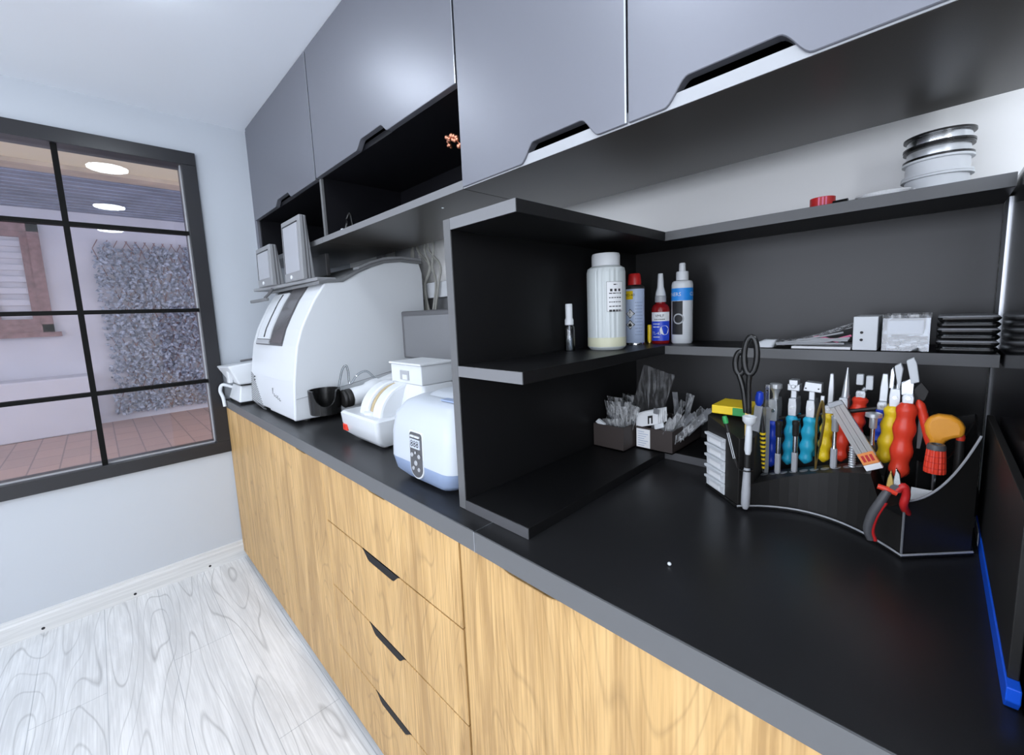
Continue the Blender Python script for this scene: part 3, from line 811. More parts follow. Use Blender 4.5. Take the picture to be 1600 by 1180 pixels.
# ================================================================== small white device at the window wall
t = thing('small_machine', 'small white two part machine at the window end of the worktop', 'machine', (0.16, 0.09, TOP_Z))
b = nb()
loft(b, [[(0.05, 0.02, 1.00), (0.275, 0.02, 1.00), (0.275, 0.20, 1.00), (0.05, 0.20, 1.00)], [(0.030, -0.025, 1.085), (0.285, -0.02, 1.098), (0.285, 0.21, 1.12), (0.03, 0.21, 1.10)]])
obj('upper_body', b, M['white'], t, bevel=0.008)
b = nb(); box(b, 0.16, 0.20, -0.008, 0.012, 1.005, 1.08, Matrix.Rotation(0, 4, 'X')); obj('front_rib', b, M['offwhite'], t, bevel=0.004)
b = nb(); box(b, 0.07, 0.26, 0.03, 0.19, 0.992, 1.0); obj('dark_joint', b, M['blackp'], t)
b = nb(); loft(b, [[(0.05, 0.012, 0.912), (0.28, 0.012, 0.912), (0.28, 0.21, 0.912), (0.05, 0.21, 0.912)], [(0.09, 0.03, 0.992), (0.25, 0.03, 0.992), (0.25, 0.19, 0.992), (0.09, 0.19, 0.992)]]); obj('lower_body', b, M['white'], t, bevel=0.006)
b = nb(); box(b, 0.055, 0.275, 0.016, 0.2, TOP_Z + 0.0005, 0.912); obj('rubber_base', b, M['blackp'], t)
b = nb(); tube(b, [(0.17, 0.06, 1.110), (0.20, 0.10, 1.116), (0.235, 0.13, 1.119)], 0.006, 6); obj('top_handle', b, M['dgrey'], t)
b = nb(); tube(b, smooth_path([(0.075, 0.03, 0.97), (0.055, -0.010, 0.985), (0.045, -0.022, 0.955), (0.05, -0.014, 0.915), (0.062, -0.0125, 0.87)], 7), 0.0085, 10)
solo('white_cable', b, M['white'], 'thick white cable hanging over the window end of the worktop', 'cable', (0.06, -0.012, 0.865), smooth=True)

# ================================================================== white hand edger with water tank
t = thing('hand_edger', 'white hand edger with red switch, wheel slot and tank on top', 'machine', (1.44, 0.22, TOP_Z))
b = nb()
loft(b, [rrect(1.335, 1.52, 0.125, 0.30, 0.014, 0.908), rrect(1.300, 1.535, 0.103, 0.31, 0.014, 0.930), rrect(1.290, 1.54, 0.098, 0.315, 0.014, 0.960), rrect(1.286, 1.541, 0.096, 0.315, 0.014, 0.992), rrect(1.292, 1.535, 0.102, 0.31, 0.014, 0.998)])
obj('base_body', b, M['white'], t, smooth=True)
b = nb(); box(b, 1.304, 1.334, 0.0960, 0.106, 0.934, 0.956); sw = obj('red_switch', b, M['red'], t, bevel=0.002)
b = nb(); box(b, 1.317, 1.321, 0.0950, 0.0975, 0.938, 0.952); obj('switch_mark', b, M['dred'], sw)
for (fx, fy) in ((1.36, 0.15), (1.49, 0.15), (1.36, 0.28), (1.49, 0.28)):
    b = nb(); lathe(b, [(0.016, 0), (0.013, 0.010)], (fx, fy, TOP_Z + 0.0004), seg=14); obj('foot', b, M['blackp'], t)
# wheel hood: an arched white housing with the abrasive wheel in a slot
b = nb(); arch = [(0.235 + 0.112 * math.cos(a), 0.985 + 0.108 * math.sin(a)) for a in [PI * k / 20 for k in range(21)]]
prism(b, arch, 0, 1.375, 1.43); prism(b, arch, 0, 1.462, 1.515); obj('wheel_hood', b, M['white'], t, bevel=0.008)
b = nb(); prism(b, [(0.235 + 0.100 * math.cos(a), 0.985 + 0.096 * math.sin(a)) for a in [PI * k / 20 for k in range(21)]], 0, 1.43, 1.462); obj('slot', b, M['dgrey'], t)
b = nb(); prism(b, [(0.235 + 0.1045 * math.cos(a), 0.986 + 0.1015 * math.sin(a)) for a in [PI * k / 26 for k in range(27)]], 0, 1.438, 1.454); obj('abrasive_wheel', b, M['tan'], t)
b = nb(); lathe(b, [(0.034, 0), (0.034, 0.006), (0.028, 0.010)], (1.43, 0.15, 0.998), seg=24); obj('water_dish', b, M['white'], t, smooth=True)
b = nb(); loft(b, [rrect(1.40, 1.65, 0.19, 0.37, 0.02, 1.0), rrect(1.42, 1.615, 0.215, 0.35, 0.015, 1.075), rrect(1.428, 1.602, 0.224, 0.34, 0.012, 1.090)]); obj('tank_stand', b, M['white'], t, smooth=True)
b = nb(); box(b, 1.425, 1.604, 0.222, 0.342, 1.0905, 1.150); tk = obj('water_tank', b, M['white'], t, bevel=0.003)
b = nb(); box(b, 1.420, 1.609, 0.217, 0.347, 1.1505, 1.157); obj('tank_lid', b, M['offwhite'], tk, bevel=0.002)
b = nb(); box(b, 1.485, 1.535, 0.2185, 0.2225, 1.102, 1.132); lt = obj('tank_latch', b, M['lgrey'], tk, bevel=0.001)
b = nb(); box(b, 1.503, 1.530, 0.2160, 0.2190, 1.104, 1.120); obj('latch_tab', b, M['white'], lt, bevel=0.001)

# ================================================================== ultrasonic cleaner
t = thing('ultrasonic_cleaner', 'white ultrasonic cleaner with blue grey base and keypad', 'machine', (1.85, 0.16, TOP_Z))
b = nb(); loft(b, [rrect(1.752, 1.945, 0.060, 0.27, 0.03, 0.908), rrect(1.722, 1.968, 0.046, 0.285, 0.035, 0.925), rrect(1.712, 1.981, 0.042, 0.29, 0.035, 0.956)]); obj('base', b, M['bluegrey'], t, smooth=True)
b = nb(); loft(b, [rrect(1.712, 1.981, 0.0415, 0.29, 0.035, 0.9565), rrect(1.714, 1.982, 0.044, 0.29, 0.035, 1.02), rrect(1.722, 1.978, 0.052, 0.285, 0.035, 1.065), rrect(1.742, 1.966, 0.075, 0.27, 0.03, 1.092), rrect(1.765, 1.95, 0.10, 0.26, 0.03, 1.104)]); obj('body', b, M['coolwhite'], t, smooth=True)
b = nb(); loft(b, [rrect(1.785, 1.94, 0.115, 0.25, 0.03, 1.1045), rrect(1.80, 1.93, 0.13, 0.24, 0.03, 1.114)]); ldd = obj('lid', b, M['coolwhite'], t, smooth=True)
b = nb(); box(b, 1.885, 1.955, 0.092, 0.112, 1.1035, 1.1075); obj('handle_recess', b, M['bluegrey'], ldd, bevel=0.001)
for (fx, fy) in ((1.78, 0.10), (1.92, 0.10), (1.78, 0.24), (1.92, 0.24)):
    b = nb(); lathe(b, [(0.014, 0), (0.014, 0.010)], (fx, fy, TOP_Z + 0.0004), seg=14); obj('foot', b, M['blackp'], t)
def kp(b, w, z0, z1, y, d):
    cx = 1.846
    pts = []
    h = z1 - z0
    for k in range(25):
        a = PI + PI * k / 24; pts.append((cx + w * math.cos(a), z0 + w + w * 1.0 * math.sin(a)))
    for k in range(7):
        a = PI / 2 * k / 6; pts.append((cx + w - 0.008 + 0.008 * math.cos(a), z1 - 0.008 + 0.008 * math.sin(a)))
    for k in range(7):
        a = PI / 2 + PI / 2 * k / 6; pts.append((cx - w + 0.008 + 0.008 * math.cos(a), z1 - 0.008 + 0.008 * math.sin(a)))
    prism(b, pts, 1, y - d, y + 0.008)
    bmesh.ops.transform(b, verts=b.verts, matrix=Matrix.Translation((0, y, z0)) @ Matrix.Rotation(-0.022, 4, 'X') @ Matrix.Translation((0, -y, -z0)))
b = nb(); kp(b, 0.0285, 0.922, 1.036, 0.0415, 0.0005); kb = obj('keypad_border', b, M['white'], t)
b = nb(); kp(b, 0.0250, 0.9258, 1.0320, 0.0402, 0.0005); kd = obj('keypad', b, M['dgrey'], t)
b = nb(); box(b, 1.827, 1.865, 0.0388, 0.042, 0.995, 1.017); dsp = obj('digit_display', b, mat('lcd', (0.55, 0.60, 0.68), 0.3), t)
text('digits', '888', 0.023, M['ink'], t, face_mtx((1.846, 0.0384, 1.006), (1, 0, 0), (0, 0.05, 1)), local=False)
b = nb()
for x in (1.8275, 1.8335, 1.8395, 1.847, 1.853, 1.859): box(b, x, x + 0.005, 0.0388, 0.042, 1.0215, 1.0255)
obj('keypad_heading', b, M['white'], t)
for (kx, kz, rr) in ((1.8315, 0.978, 0.0055), (1.8605, 0.978, 0.0055), (1.846, 0.960, 0.0065), (1.8345, 0.946, 0.005), (1.8575, 0.946, 0.005), (1.846, 0.985, 0.0035)):
    b = nb(); lathe(b, [(rr, 0), (rr * 0.85, 0.0016)], (kx, 0.0396, kz), (0, -1, 0), 18); obj('key', b, M['lgrey'], t)

# ================================================================== things against the wall behind
t = thing('monitor', 'dark grey flat monitor standing behind the hand edger', 'monitor', (1.36, 0.48, TOP_Z))
b = nb(); box(b, 1.115, 1.56, 0.452, 0.482, 1.128, 1.322); obj('housing', b, M['dgrey'], t, bevel=0.006)
b = nb(); box(b, 1.138, 1.545, 0.4495, 0.4525, 1.136, 1.302); obj('screen', b, M['screen'], t)
b = nb(); box(b, 1.30, 1.37, 0.482, 0.50, 0.91, 1.25); obj('stand', b, M['blackm'], t)
b = nb(); box(b, 1.21, 1.46, 0.42, 0.56, TOP_Z + 0.0005, 0.912); obj('foot', b, M['blackm'], t, bevel=0.003)
b = nb(); box(b, 0.02, 1.998, WALL_Y - 0.045, WALL_Y - 0.001, 1.385, 1.458); solo('cable_duct', b, M['white'], 'white cable duct along the back wall, behind the edging machine', 'duct', (1, 0.74, 1.385), bevel=0.003)
b = nb(); box(b, 0.02, 1.998, WALL_Y - 0.012, WALL_Y - 0.001, TOP_Z + 0.001, 1.384); solo('splashback', b, M['grey'], 'grey splashback panel on the back wall above the worktop', 'panel', (1, 0.75, 0.9))
b = nb(); box(b, 0.62, 0.80, WALL_Y - 0.03, WALL_Y - 0.001, 1.46, 1.66); solo('wall_plate', b, M['lgrey'], 'grey plate on the wall under the upper cabinet, beside the cables', 'plate', (0.7, 0.74, 1.46), bevel=0.003)
rnd = random.Random(3)
for k in range(6):
    x = 0.86 + 0.035 * k
    pts = [(x + rnd.uniform(-.03, .03), 0.70, 1.74), (x + rnd.uniform(-.05, .05), 0.69, 1.62), (x + rnd.uniform(-.06, .05), 0.705, 1.53), (x + rnd.uniform(-.05, .05), 0.70, 1.44), (0.90 + 0.02 * k, 0.70, 1.30)]
    b = nb(); tube(b, smooth_path(pts, 7), 0.006, 8)
    solo('hanging_cable', b, M['wire'], 'thin cable hanging from behind the upper cabinet onto the edging machine', 'cable', (x, 0.70, 1.30), 'cables behind the upper cabinet', smooth=True)
b = nb(); box(b, 0.655, 0.705, 0.604, 0.63, 1.585, 1.66); prism(b, [(0.655, 1.585), (0.705, 1.585), (0.68, 1.555)], 1, 0.606, 0.626)
solo('hook', b, M['dgrey'], 'small dark hook under the upper cabinet above the edging machine lid', 'hook', (0.68, 0.61, 1.585), bevel=0.002)
# small bright screw cover in the underside
b = nb(); lathe(b, [(0.004, 0), (0.003, -0.002)], (1.655, 0.30, 1.6089), seg=12); solo('screw_cap', b, M['white'], 'tiny white screw cap in the underside of the upper cabinet', 'screw cap', (1.655, 0.30, 1.608))
b = nb(); ball(b, (2.411, 0.133, TOP_Z + 0.003), 0.003, 0.9); solo('pearl_bead', b, M['white'], 'tiny white bead lying alone on the empty black worktop', 'bead', (2.411, 0.133, TOP_Z), smooth=True)
# ================================================================== bottles on the middle shelf
Z1 = 1.1995
def print_bars(name, parent, R, a0, a1, z, h, m, seed):
    """one line of print too small to read, as short dashes round a bottle"""
    r = random.Random(seed); b = nb(); a = a0
    while a < a1 - 0.02:
        w = min(r.uniform(0.05, 0.16), a1 - a); cyl_patch(b, R, a, a + w, z - h / 2, z + h / 2, 2); a += w + 0.035
    return obj(name, b, m, parent, local=True)
def facing(x, y): return math.atan2(-0.4557 - y, 2.68 - x)      # reading side of a bottle, towards the room
# pump spray
t = thing('pump_bottle', 'small clear pump spray bottle with white cap on the shelf', 'bottle', (2.052, 0.365, Z1))
b = nb(); lathe(b, [(0.0125, 0), (0.0135, 0.002), (0.0135, 0.056), (0.011, 0.062), (0.006, 0.064), (0.006, 0.068)], seg=28); obj('bottle', b, M['clearp'], t, local=True, smooth=True)
b = nb(); lathe(b, [(0.0118, 0.003), (0.0118, 0.038)], seg=24); obj('liquid', b, clear('clear_liquid', (0.90, 0.93, 0.95), 1.0, 0.02), t, local=True, smooth=True)
b = nb(); lathe(b, [(0.0105, 0.064), (0.0105, 0.076), (0.0085, 0.080), (0.0085, 0.112), (0.0078, 0.1145), (0, 0.1145)], seg=28); obj('cap', b, M['white'], t, local=True, smooth=True)
b = nb(); tube(b, [(0, 0, 0.006), (0, 0, 0.066)], 0.0014, 6); obj('dip_tube', b, M['clearp'], t, local=True)
# big jug
JX, JY, JR = 2.105, 0.447, 0.0465
ja = facing(JX, JY)
t = thing('jug', 'large milky plastic jar with wide white lid and paper label', 'jar', (JX, JY, Z1))
b = nb()
prof = [(0.040, 0), (0.0455, 0.006), (JR, 0.02), (JR, 0.186), (0.044, 0.196), (0.036, 0.201)]
rings = []
for r, h in prof:
    ring = []
    for i in range(96):
        a = 2 * PI * i / 96
        rb = 0.0010 if (i % 4 < 2 and 0.01 < h < 0.195 and abs(((a - ja + PI) % (2 * PI)) - PI) < 0.55) else 0
        ring.append(((r - rb) * math.cos(a), (r - rb) * math.sin(a), h))
    rings.append(ring)
loft(b, rings); obj('jar_body', b, M['milk'], t, local=True, smooth=False)
b = nb(); cyl_patch(b, JR + 0.0004, ja - PI, ja + PI, 0.008, 0.030, 64); obj('liquid_band', b, M['yelliq'], t, local=True, smooth=True)
b = nb(); lathe(b, [(0.034, 0.2015), (0.034, 0.226), (0.032, 0.231), (0, 0.2315)], seg=40); obj('lid', b, M['offwhite'], t, local=True, smooth=True)
b = nb(); cyl_patch(b, JR + 0.0008, ja + 0.02, ja + 0.92, 0.092, 0.162); lb = obj('paper_label', b, M['paper'], t, local=True)
for a0_, a1_, z0_, z1_ in ((0.02, 0.92, 0.1612, 0.162), (0.02, 0.92, 0.092, 0.0928), (0.02, 0.036, 0.092, 0.162), (0.904, 0.92, 0.092, 0.162)):
    b = nb(); cyl_patch(b, JR + 0.0011, ja + a0_, ja + a1_, z0_, z1_); obj('label_border', b, M['grey'], lb, local=True)
for i, (s, sz) in enumerate((('TYPE', 0.006), ('\u25CF \u25CF \u25CF', 0.013), ('DEMINERALISED WATER', 0.0042), ('FOR LENS EDGING USE', 0.0042), ('KEEP TIGHTLY CLOSED', 0.0042), ('STORE COOL AND DRY', 0.0042), ('5 1 0', 0.008))):
    if i == 1:
        for da in (-0.22, 0.0, 0.22):
            b = nb(); cyl_patch(b, JR + 0.0012, ja + 0.47 + da - 0.06, ja + 0.47 + da + 0.06, 0.139, 0.145, 4); obj('hazard_mark', b, M['ink'], lb, local=True)
    else:
        print_bars('fine_print', lb, JR + 0.0012, ja + 0.47 - (0.10 if i == 0 else 0.33), ja + 0.47 + (0.10 if i == 0 else 0.33), 0.155 - 0.0102 * i, 0.0022 if i < 6 else 0.005, M['ink'], i)
# lubricant can
CXX, CYY, CR = 2.104, 0.587, 0.026
ca = facing(CXX, CYY)
t = thing('spray_can', 'pale blue spray can with red cap and hazard diamonds', 'can', (CXX, CYY, Z1))
b = nb(); lathe(b, [(0.0245, 0), (CR, 0.003), (CR, 0.150), (0.0245, 0.154)], seg=40); obj('can_body', b, M['canblue'], t, local=True, smooth=True)
b = nb(); lathe(b, [(0.0266, 0.148), (0.0266, 0.153), (0.022, 0.157), (0.016, 0.160)], seg=40); obj('top_rim', b, M['ink'], t, local=True, smooth=True)
b = nb(); lathe(b, [(0.0268, 0.0), (0.0268, 0.004), (0.026, 0.005)], seg=40); obj('bottom_rim', b, M['steel'], t, local=True, smooth=True)
b = nb(); lathe(b, [(0.0175, 0.158), (0.0180, 0.166), (0.0160, 0.186), (0.0140, 0.189), (0, 0.189)], seg=32); obj('red_cap', b, M['dred'], t, local=True, smooth=True)
b = nb(); cyl_patch(b, CR + 0.0004, ca - 0.95, ca - 0.15, 0.121, 0.143); sh = obj('yellow_shield', b, M['yellow'], t, local=True)
text('shield_text', 'WD-40', 0.010, M['ink'], sh, None, wrap=(CR + 0.0008, ca - 0.55, 0.132))
for z in (0.083, 0.054):
    b = nb()
    for s_, mm in ((0.013, 1), (0.0105, 0)):
        pass
    r = 0.0130; A = ca - 0.45
    def pt(dx, dz, rr=CR + 0.0006): return (rr * math.cos(A + dx / CR), rr * math.sin(A + dx / CR), z + dz)
    out = [(0, r), (r, 0), (0, -r), (-r, 0)]; inn = [(0, r * .8), (r * .8, 0), (0, -r * .8), (-r * .8, 0)]
    for i in range(4):
        j = (i + 1) % 4
        k0 = [out[i], out[j], inn[j], inn[i]]
        b.faces.new([b.verts.new(pt(*q)) for q in k0])
    dm = obj('hazard_diamond', b, M['ink'], t, local=True)
    b = nb(); b.faces.new([b.verts.new(pt(*q, CR + 0.0005)) for q in inn]); obj('diamond_field', b, M['paper'], dm, local=True)
    if z > 0.07: text('hazard_symbol', '!', 0.017, M['ink'], dm, None, wrap=(CR + 0.0009, A, z))
    else:
        b = nb()
        fl = [(-0.004, -0.005), (0.004, -0.005), (0.0048, 0.0), (0.0025, 0.001), (0.0015, 0.0065), (-0.001, 0.002), (-0.0035, 0.003), (-0.0048, -0.001)]
        b.faces.new([b.verts.new(pt(*q, CR + 0.0009)) for q in fl]); obj('hazard_symbol', b, M['ink'], dm, local=True)
for i in range(11):
    print_bars('fine_print', t, CR + 0.0006, ca + 0.05, ca + 0.85, 0.112 - 0.0085 * i, 0.0022, M['bluegrey'], i)
# small yellow tube
t = thing('yellow_tube', 'small yellow tube standing between the spray can and the red bottle', 'tube', (2.1265, 0.628, Z1))
b = nb(); lathe(b, [(0.0058, 0), (0.0058, 0.046), (0.005, 0.05), (0, 0.05)], seg=18); obj('tube_body', b, M['yellow'], t, local=True, smooth=True)
b = nb(); lathe(b, [(0.0062, 0), (0.0062, 0.004)], seg=18); obj('base_ring', b, M['brass'], t, local=True)
# threadlocker bottle
GX, GY, GR = 2.156, 0.632, 0.0235
ga = facing(GX, GY)
t = thing('glue_bottle', 'deep red glue bottle with white nozzle and blue label', 'bottle', (GX, GY, Z1))
b = nb(); lathe(b, [(0.022, 0), (GR, 0.003), (GR, 0.088), (0.0225, 0.096), (0.019, 0.103), (0.013, 0.107), (0.013, 0.110)], seg=40); obj('bottle', b, M['darkred'], t, local=True, smooth=True)
b = nb(); lathe(b, [(0.0145, 0.1105), (0.0145, 0.124), (0.0135, 0.127)], seg=32); obj('collar', b, M['lgrey'], t, local=True, smooth=True)
b = nb(); lathe(b, [(0.0135, 0.1275), (0.0125, 0.136), (0.0085, 0.150), (0.0068, 0.181), (0.0060, 0.186), (0, 0.187)], seg=28); obj('nozzle', b, M['white'], t, local=True, smooth=True)
b = nb(); cyl_patch(b, GR + 0.0004, ga - 1.2, ga + 1.2, 0.060, 0.084, 16); wl = obj('white_label', b, M['paper'], t, local=True)
b = nb(); cyl_patch(b, GR + 0.0004, ga - 1.2, ga + 1.2, 0.008, 0.060, 16); bl = obj('blue_label', b, M['blue'], t, local=True)
text('label_text', 'VMLF', 0.010, M['ink'], wl, None, wrap=(GR + 0.0009, ga - 0.1, 0.074))
print_bars('fine_print', wl, GR + 0.0009, ga - 0.7, ga + 0.5, 0.065, 0.003, M['grey'], 4)
text('label_text', 'TL-43', 0.011, M['white'], bl, None, wrap=(GR + 0.0009, ga - 0.45, 0.028))
for z in (0.053, 0.045, 0.018): print_bars('fine_print', bl, GR + 0.0009, ga - 0.85, ga - 0.1, z, 0.0026, M['paper'], int(z * 900))
b = nb(); A = ga + 0.45; r = 0.0125
b.faces.new([b.verts.new(((GR + 0.0008) * math.cos(A + r * math.cos(q) / GR), (GR + 0.0008) * math.sin(A + r * math.cos(q) / GR), 0.036 + r * math.sin(q))) for q in [2 * PI * k / 24 for k in range(24)]])
obj('round_seal', b, M['paper'], bl, local=True)
# white spray bottle with the azure band
SX, SY, SR = 2.207, 0.650, 0.0265
sa = facing(SX, SY)
t = thing('spray_bottle', 'white spray bottle with azure band at the end of the bottle row', 'bottle', (SX, SY, Z1))
b = nb(); lathe(b, [(0.024, 0), (SR, 0.004), (SR, 0.152), (0.0250, 0.160), (0.022, 0.163), (0.015, 0.164)], seg=40); obj('bottle', b, M['white'], t, local=True, smooth=True)
b = nb(); lathe(b, [(0.0155, 0.1645), (0.0155, 0.184), (0.0145, 0.187), (0.008, 0.187)], seg=32); obj('collar', b, M['white'], t, local=True, smooth=True)
b = nb(); lathe(b, [(0.0085, 0.1872), (0.0080, 0.206), (0.0065, 0.209), (0, 0.209)], seg=24); obj('nozzle', b, M['offwhite'], t, local=True, smooth=True)
b = nb(); cyl_patch(b, SR + 0.0004, sa - PI, sa + PI, 0.112, 0.144, 40); az = obj('azure_band', b, M['azure'], t, local=True)
text('band_text', 'CLEANERS', 0.0135, M['white'], az, None, wrap=(SR + 0.0009, sa - 1.25, 0.128))
text('band_text', 'CLEANERS', 0.0135, M['white'], az, None, wrap=(SR + 0.0009, sa + 1.89, 0.128))
b = nb(); cyl_patch(b, SR + 0.0004, sa - 1.1, sa + 0.05, 0.024, 0.111, 12); bk = obj('black_label', b, M['ink'], t, local=True)
b = nb(); A = sa - 0.35; r = 0.014
for k in range(24):
    q0, q1 = 2 * PI * k / 24, 2 * PI * (k + 1) / 24
    f = lambda q, s_: b.verts.new(((SR + 0.0008) * math.cos(A + s_ * r * math.cos(q) / SR), (SR + 0.0008) * math.sin(A + s_ * r * math.cos(q) / SR), 0.065 + s_ * r * math.sin(q)))
    b.faces.new([f(q0, 1), f(q1, 1), f(q1, 0.75), f(q0, 0.75)])
obj('ring_print', b, M['lgrey'], bk, local=True)

# ================================================================== packets, boxes and trays on the back shelf
rnd = random.Random(11)
for k in range(6):
    x0 = 2.402 + 0.010 * k; dz = 0.006 * k
    b = nb()
    pts = []
    n = 9
    lo = []; hi = []
    for i in range(n + 1):
        u = i / n
        x = x0 + (2.592 - x0) * u; z = Z1 + 0.0055 + 0.0026 * k * (0.45 + 0.55 * u) + (0.044) * u ** 1.35 + 0.0007 * math.sin(9 * u + 0.4 * k)
        lo.append((x, z)); hi.append((x, z + 0.0009 + 0.0003 * math.sin(PI * u)))
    prism(b, lo + list(reversed(hi)), 1, 0.592 + 0.004 * k, 0.672 + 0.004 * k)
    solo('accessory_packet', b, M['smoke'] if k % 2 else M['packet'], 'crinkled film packet lying in the slanting heap on the back shelf', 'packet', (2.5, 0.63, Z1 + 0.001), 'film packets heaped on the back shelf')
b = nb()
for i in range(3):
    tube(b, smooth_path([(2.50 + rnd.uniform(-.02, .05), 0.588, Z1 + 0.006 + rnd.uniform(0, .014)), (2.51 + rnd.uniform(-.02, .02), 0.585, Z1 + 0.012 + rnd.uniform(0, .016)), (2.555 + rnd.uniform(-.01, .012), 0.588, Z1 + 0.008 + rnd.uniform(0, .02))], 5), 0.0022, 6)
solo('pink_cords', b, M['pink'], 'pink cords bundled under the film packets on the back shelf', 'cord', (2.51, 0.586, Z1), smooth=True)
b = nb()
for i in range(9):
    tube(b, smooth_path([(2.455 + rnd.uniform(-.02, .04), 0.583, Z1 + 0.007 + rnd.uniform(0, .008)), (2.50 + rnd.uniform(-.02, .02), 0.580, Z1 + 0.010 + rnd.uniform(0, .014)), (2.555 + rnd.uniform(-.01, .012), 0.582, Z1 + 0.010 + rnd.uniform(0, .028))], 5), 0.0019, 6)
solo('cord_tangle', b, M['lgrey'], 'tangle of thin whitish cords in front of the film packets', 'cord', (2.5, 0.58, Z1), smooth=True)
b = nb(); loft(b, [rrect(2.398, 2.435, 0.580, 0.62, 0.008, Z1 + 0.0005), rrect(2.402, 2.438, 0.582, 0.618, 0.008, Z1 + 0.010), rrect(2.415, 2.44, 0.588, 0.612, 0.006, Z1 + 0.017)])
solo('white_clip', b, M['white'], 'white plastic clip at the low end of the film packets', 'clip', (2.418, 0.6, Z1), smooth=True)
b = nb(); box(b, 2.47, 2.567, 0.578, 0.70, Z1 + 0.0004, Z1 + 0.005); solo('white_card', b, M['paper'], 'flat white card lying under the pink cords', 'card', (2.52, 0.63, Z1))
t = thing('carton', 'upright pale blue white carton beside the film packets', 'box', (2.588, 0.62, Z1))
b = nb(); box(b, 2.570, 2.606, 0.575, 0.68, Z1 + 0.0004, Z1 + 0.064); obj('body', b, M['white'], t, bevel=0.001)
b = nb(); lathe(b, [(0.0026, 0), (0.0026, 0.0006)], (2.583, 0.5748, Z1 + 0.034), (0, -1, 0), 10); lathe(b, [(0.0026, 0), (0.0026, 0.0006)], (2.583, 0.5748, Z1 + 0.020), (0, -1, 0), 10); obj('punched_hole', b, M['ink'], t)
t = thing('clear_box', 'clear plastic box of small parts beside the pale carton', 'box', (2.643, 0.62, Z1))
b = nb(); X0, X1, Y0, Y1 = 2.612, 2.675, 0.578, 0.69
for r in ((X0, X1, Y0, Y0 + .0015, 0, .06), (X0, X1, Y1 - .0015, Y1, 0, .06), (X0, X0 + .0015, Y0, Y1, 0, .06), (X1 - .0015, X1, Y0, Y1, 0, .06), (X0, X1, Y0, Y1, 0, .0015)):
    box(b, r[0], r[1], r[2], r[3], Z1 + 0.0004 + r[4], Z1 + r[5])
obj('shell', b, M['clearp'], t)
b = nb(); loft(b, [rrect(X0 - .001, X1 + .001, Y0 - .001, Y1, .006, Z1 + .0605), rrect(X0 - .001, X1 + .001, Y0 - .001, Y1, .006, Z1 + .066)]); obj('lid', b, M['packet'], t)
b = nb(); box(b, X0 + .006, X1 - .008, Y0 + .004, Y1 - .02, Z1 + .03, Z1 + .056); obj('inner_tray', b, M['lgrey'], t, bevel=.002)
b = nb()
for i in range(30):
    ball(b, (rnd.uniform(X0 + .007, X1 - .007), rnd.uniform(Y0 + .006, Y1 - .01), Z1 + .006 + rnd.uniform(0, .012)), rnd.uniform(.004, .007), .5)
pp = obj('small_parts', b, M['paper'], t); pp['kind'] = 'stuff'
for k in range(6):
    t = thing('lens_tray', ('%s shiny black flat tray in the stack at the end of the back shelf' % ('lowest', 'second lowest', 'third lowest', 'third highest', 'second highest', 'topmost')[k]), 'tray', (2.7185, 0.62, Z1 + 0.0105 * k), group='flat trays stacked on the back shelf')
    z = Z1 + 0.0004 + 0.0105 * k
    b = nb(); loft(b, [rrect(2.686, 2.753, 0.576, 0.69, .010, z), rrect(2.683, 2.756, 0.574, 0.692, .010, z + .004), rrect(2.683, 2.756, 0.574, 0.692, .010, z + .0065)]); obj('body', b, M['blackp'], t, bevel=0)
    b = nb(); loft(b, [rrect(2.6835, 2.7555, 0.5745, 0.6915, .010, z + .0067), rrect(2.686, 2.753, 0.577, 0.689, .009, z + .0095)]); obj('silver_rim', b, M['steel'] if k % 2 == 0 else M['lgrey'], t)

# ================================================================== spools and tape on the top shelf
Z2 = 1.4815
def spool(z, h, label, rim, wind, r):
    t = thing('thread_spool', label, 'spool', (2.667, 0.655, z), group='spools stacked on the top shelf')
    b = nb(); lathe(b, [(0.012, 0), (r, 0), (r, 0.0035), (r - 0.006, 0.0040), (r - 0.006, h - 0.0046), (r, h - 0.0041), (r, h - 0.0006), (0.012, h - 0.0006)], seg=48, caps=True); obj('rim', b, rim, t, local=True, smooth=True)
    b = nb(); lathe(b, [(r - 0.0052, 0.0042), (r - 0.0045, h * 0.5), (r - 0.0052, h - 0.0048)], seg=48); obj('winding', b, wind, t, local=True, smooth=True)
spool(Z2, 0.029, 'lowest of the stacked spools, white with white thread', M['white'], M['white'], 0.0475)
spool(Z2 + 0.029, 0.0285, 'white spool in the stack, resting on the lowest one', M['white'], M['offwhite'], 0.0470)
spool(Z2 + 0.0575, 0.0215, 'black rimmed spool of silvery thread under the topmost one', M['blackp'], M['silver'], 0.0465)
spool(Z2 + 0.079, 0.0215, 'topmost spool, black rimmed with silvery thread', M['blackp'], M['steel'], 0.0470)
t = thing('tape_roll', 'small red and white roll of tape on the top shelf', 'tape', (2.508, 0.605, Z2))
b = nb(); lathe(b, [(0.012, 0), (0.021, 0), (0.021, 0.018), (0.012, 0.018), (0.012, 0)], seg=36, caps=False); obj('roll', b, M['dred'], t, local=True, smooth=True)
b = nb()
for a in (-1.75, -1.45, -1.2): cyl_patch(b, 0.0213, a, a + 0.12, 0.001, 0.017, 3)
obj('white_stripes', b, M['pink'], t, local=True)
b = nb(); tube(b, [(2.527, 0.595, Z2 + 0.004), (2.55, 0.59, Z2 + 0.004)], 0.0035, 8); solo('black_stub', b, M['blackp'], 'small black stub lying beside the red tape roll', 'stub', (2.538, 0.592, Z2))
b = nb()
for k in range(3):
    tube(b, [(2.60 + 0.034 * math.cos(a) * (1 + .1 * k), 0.615 + 0.03 * math.sin(a), Z2 + 0.003 + 0.0022 * k) for a in [2 * PI * i / 40 for i in range(38)]], 0.0016, 6)
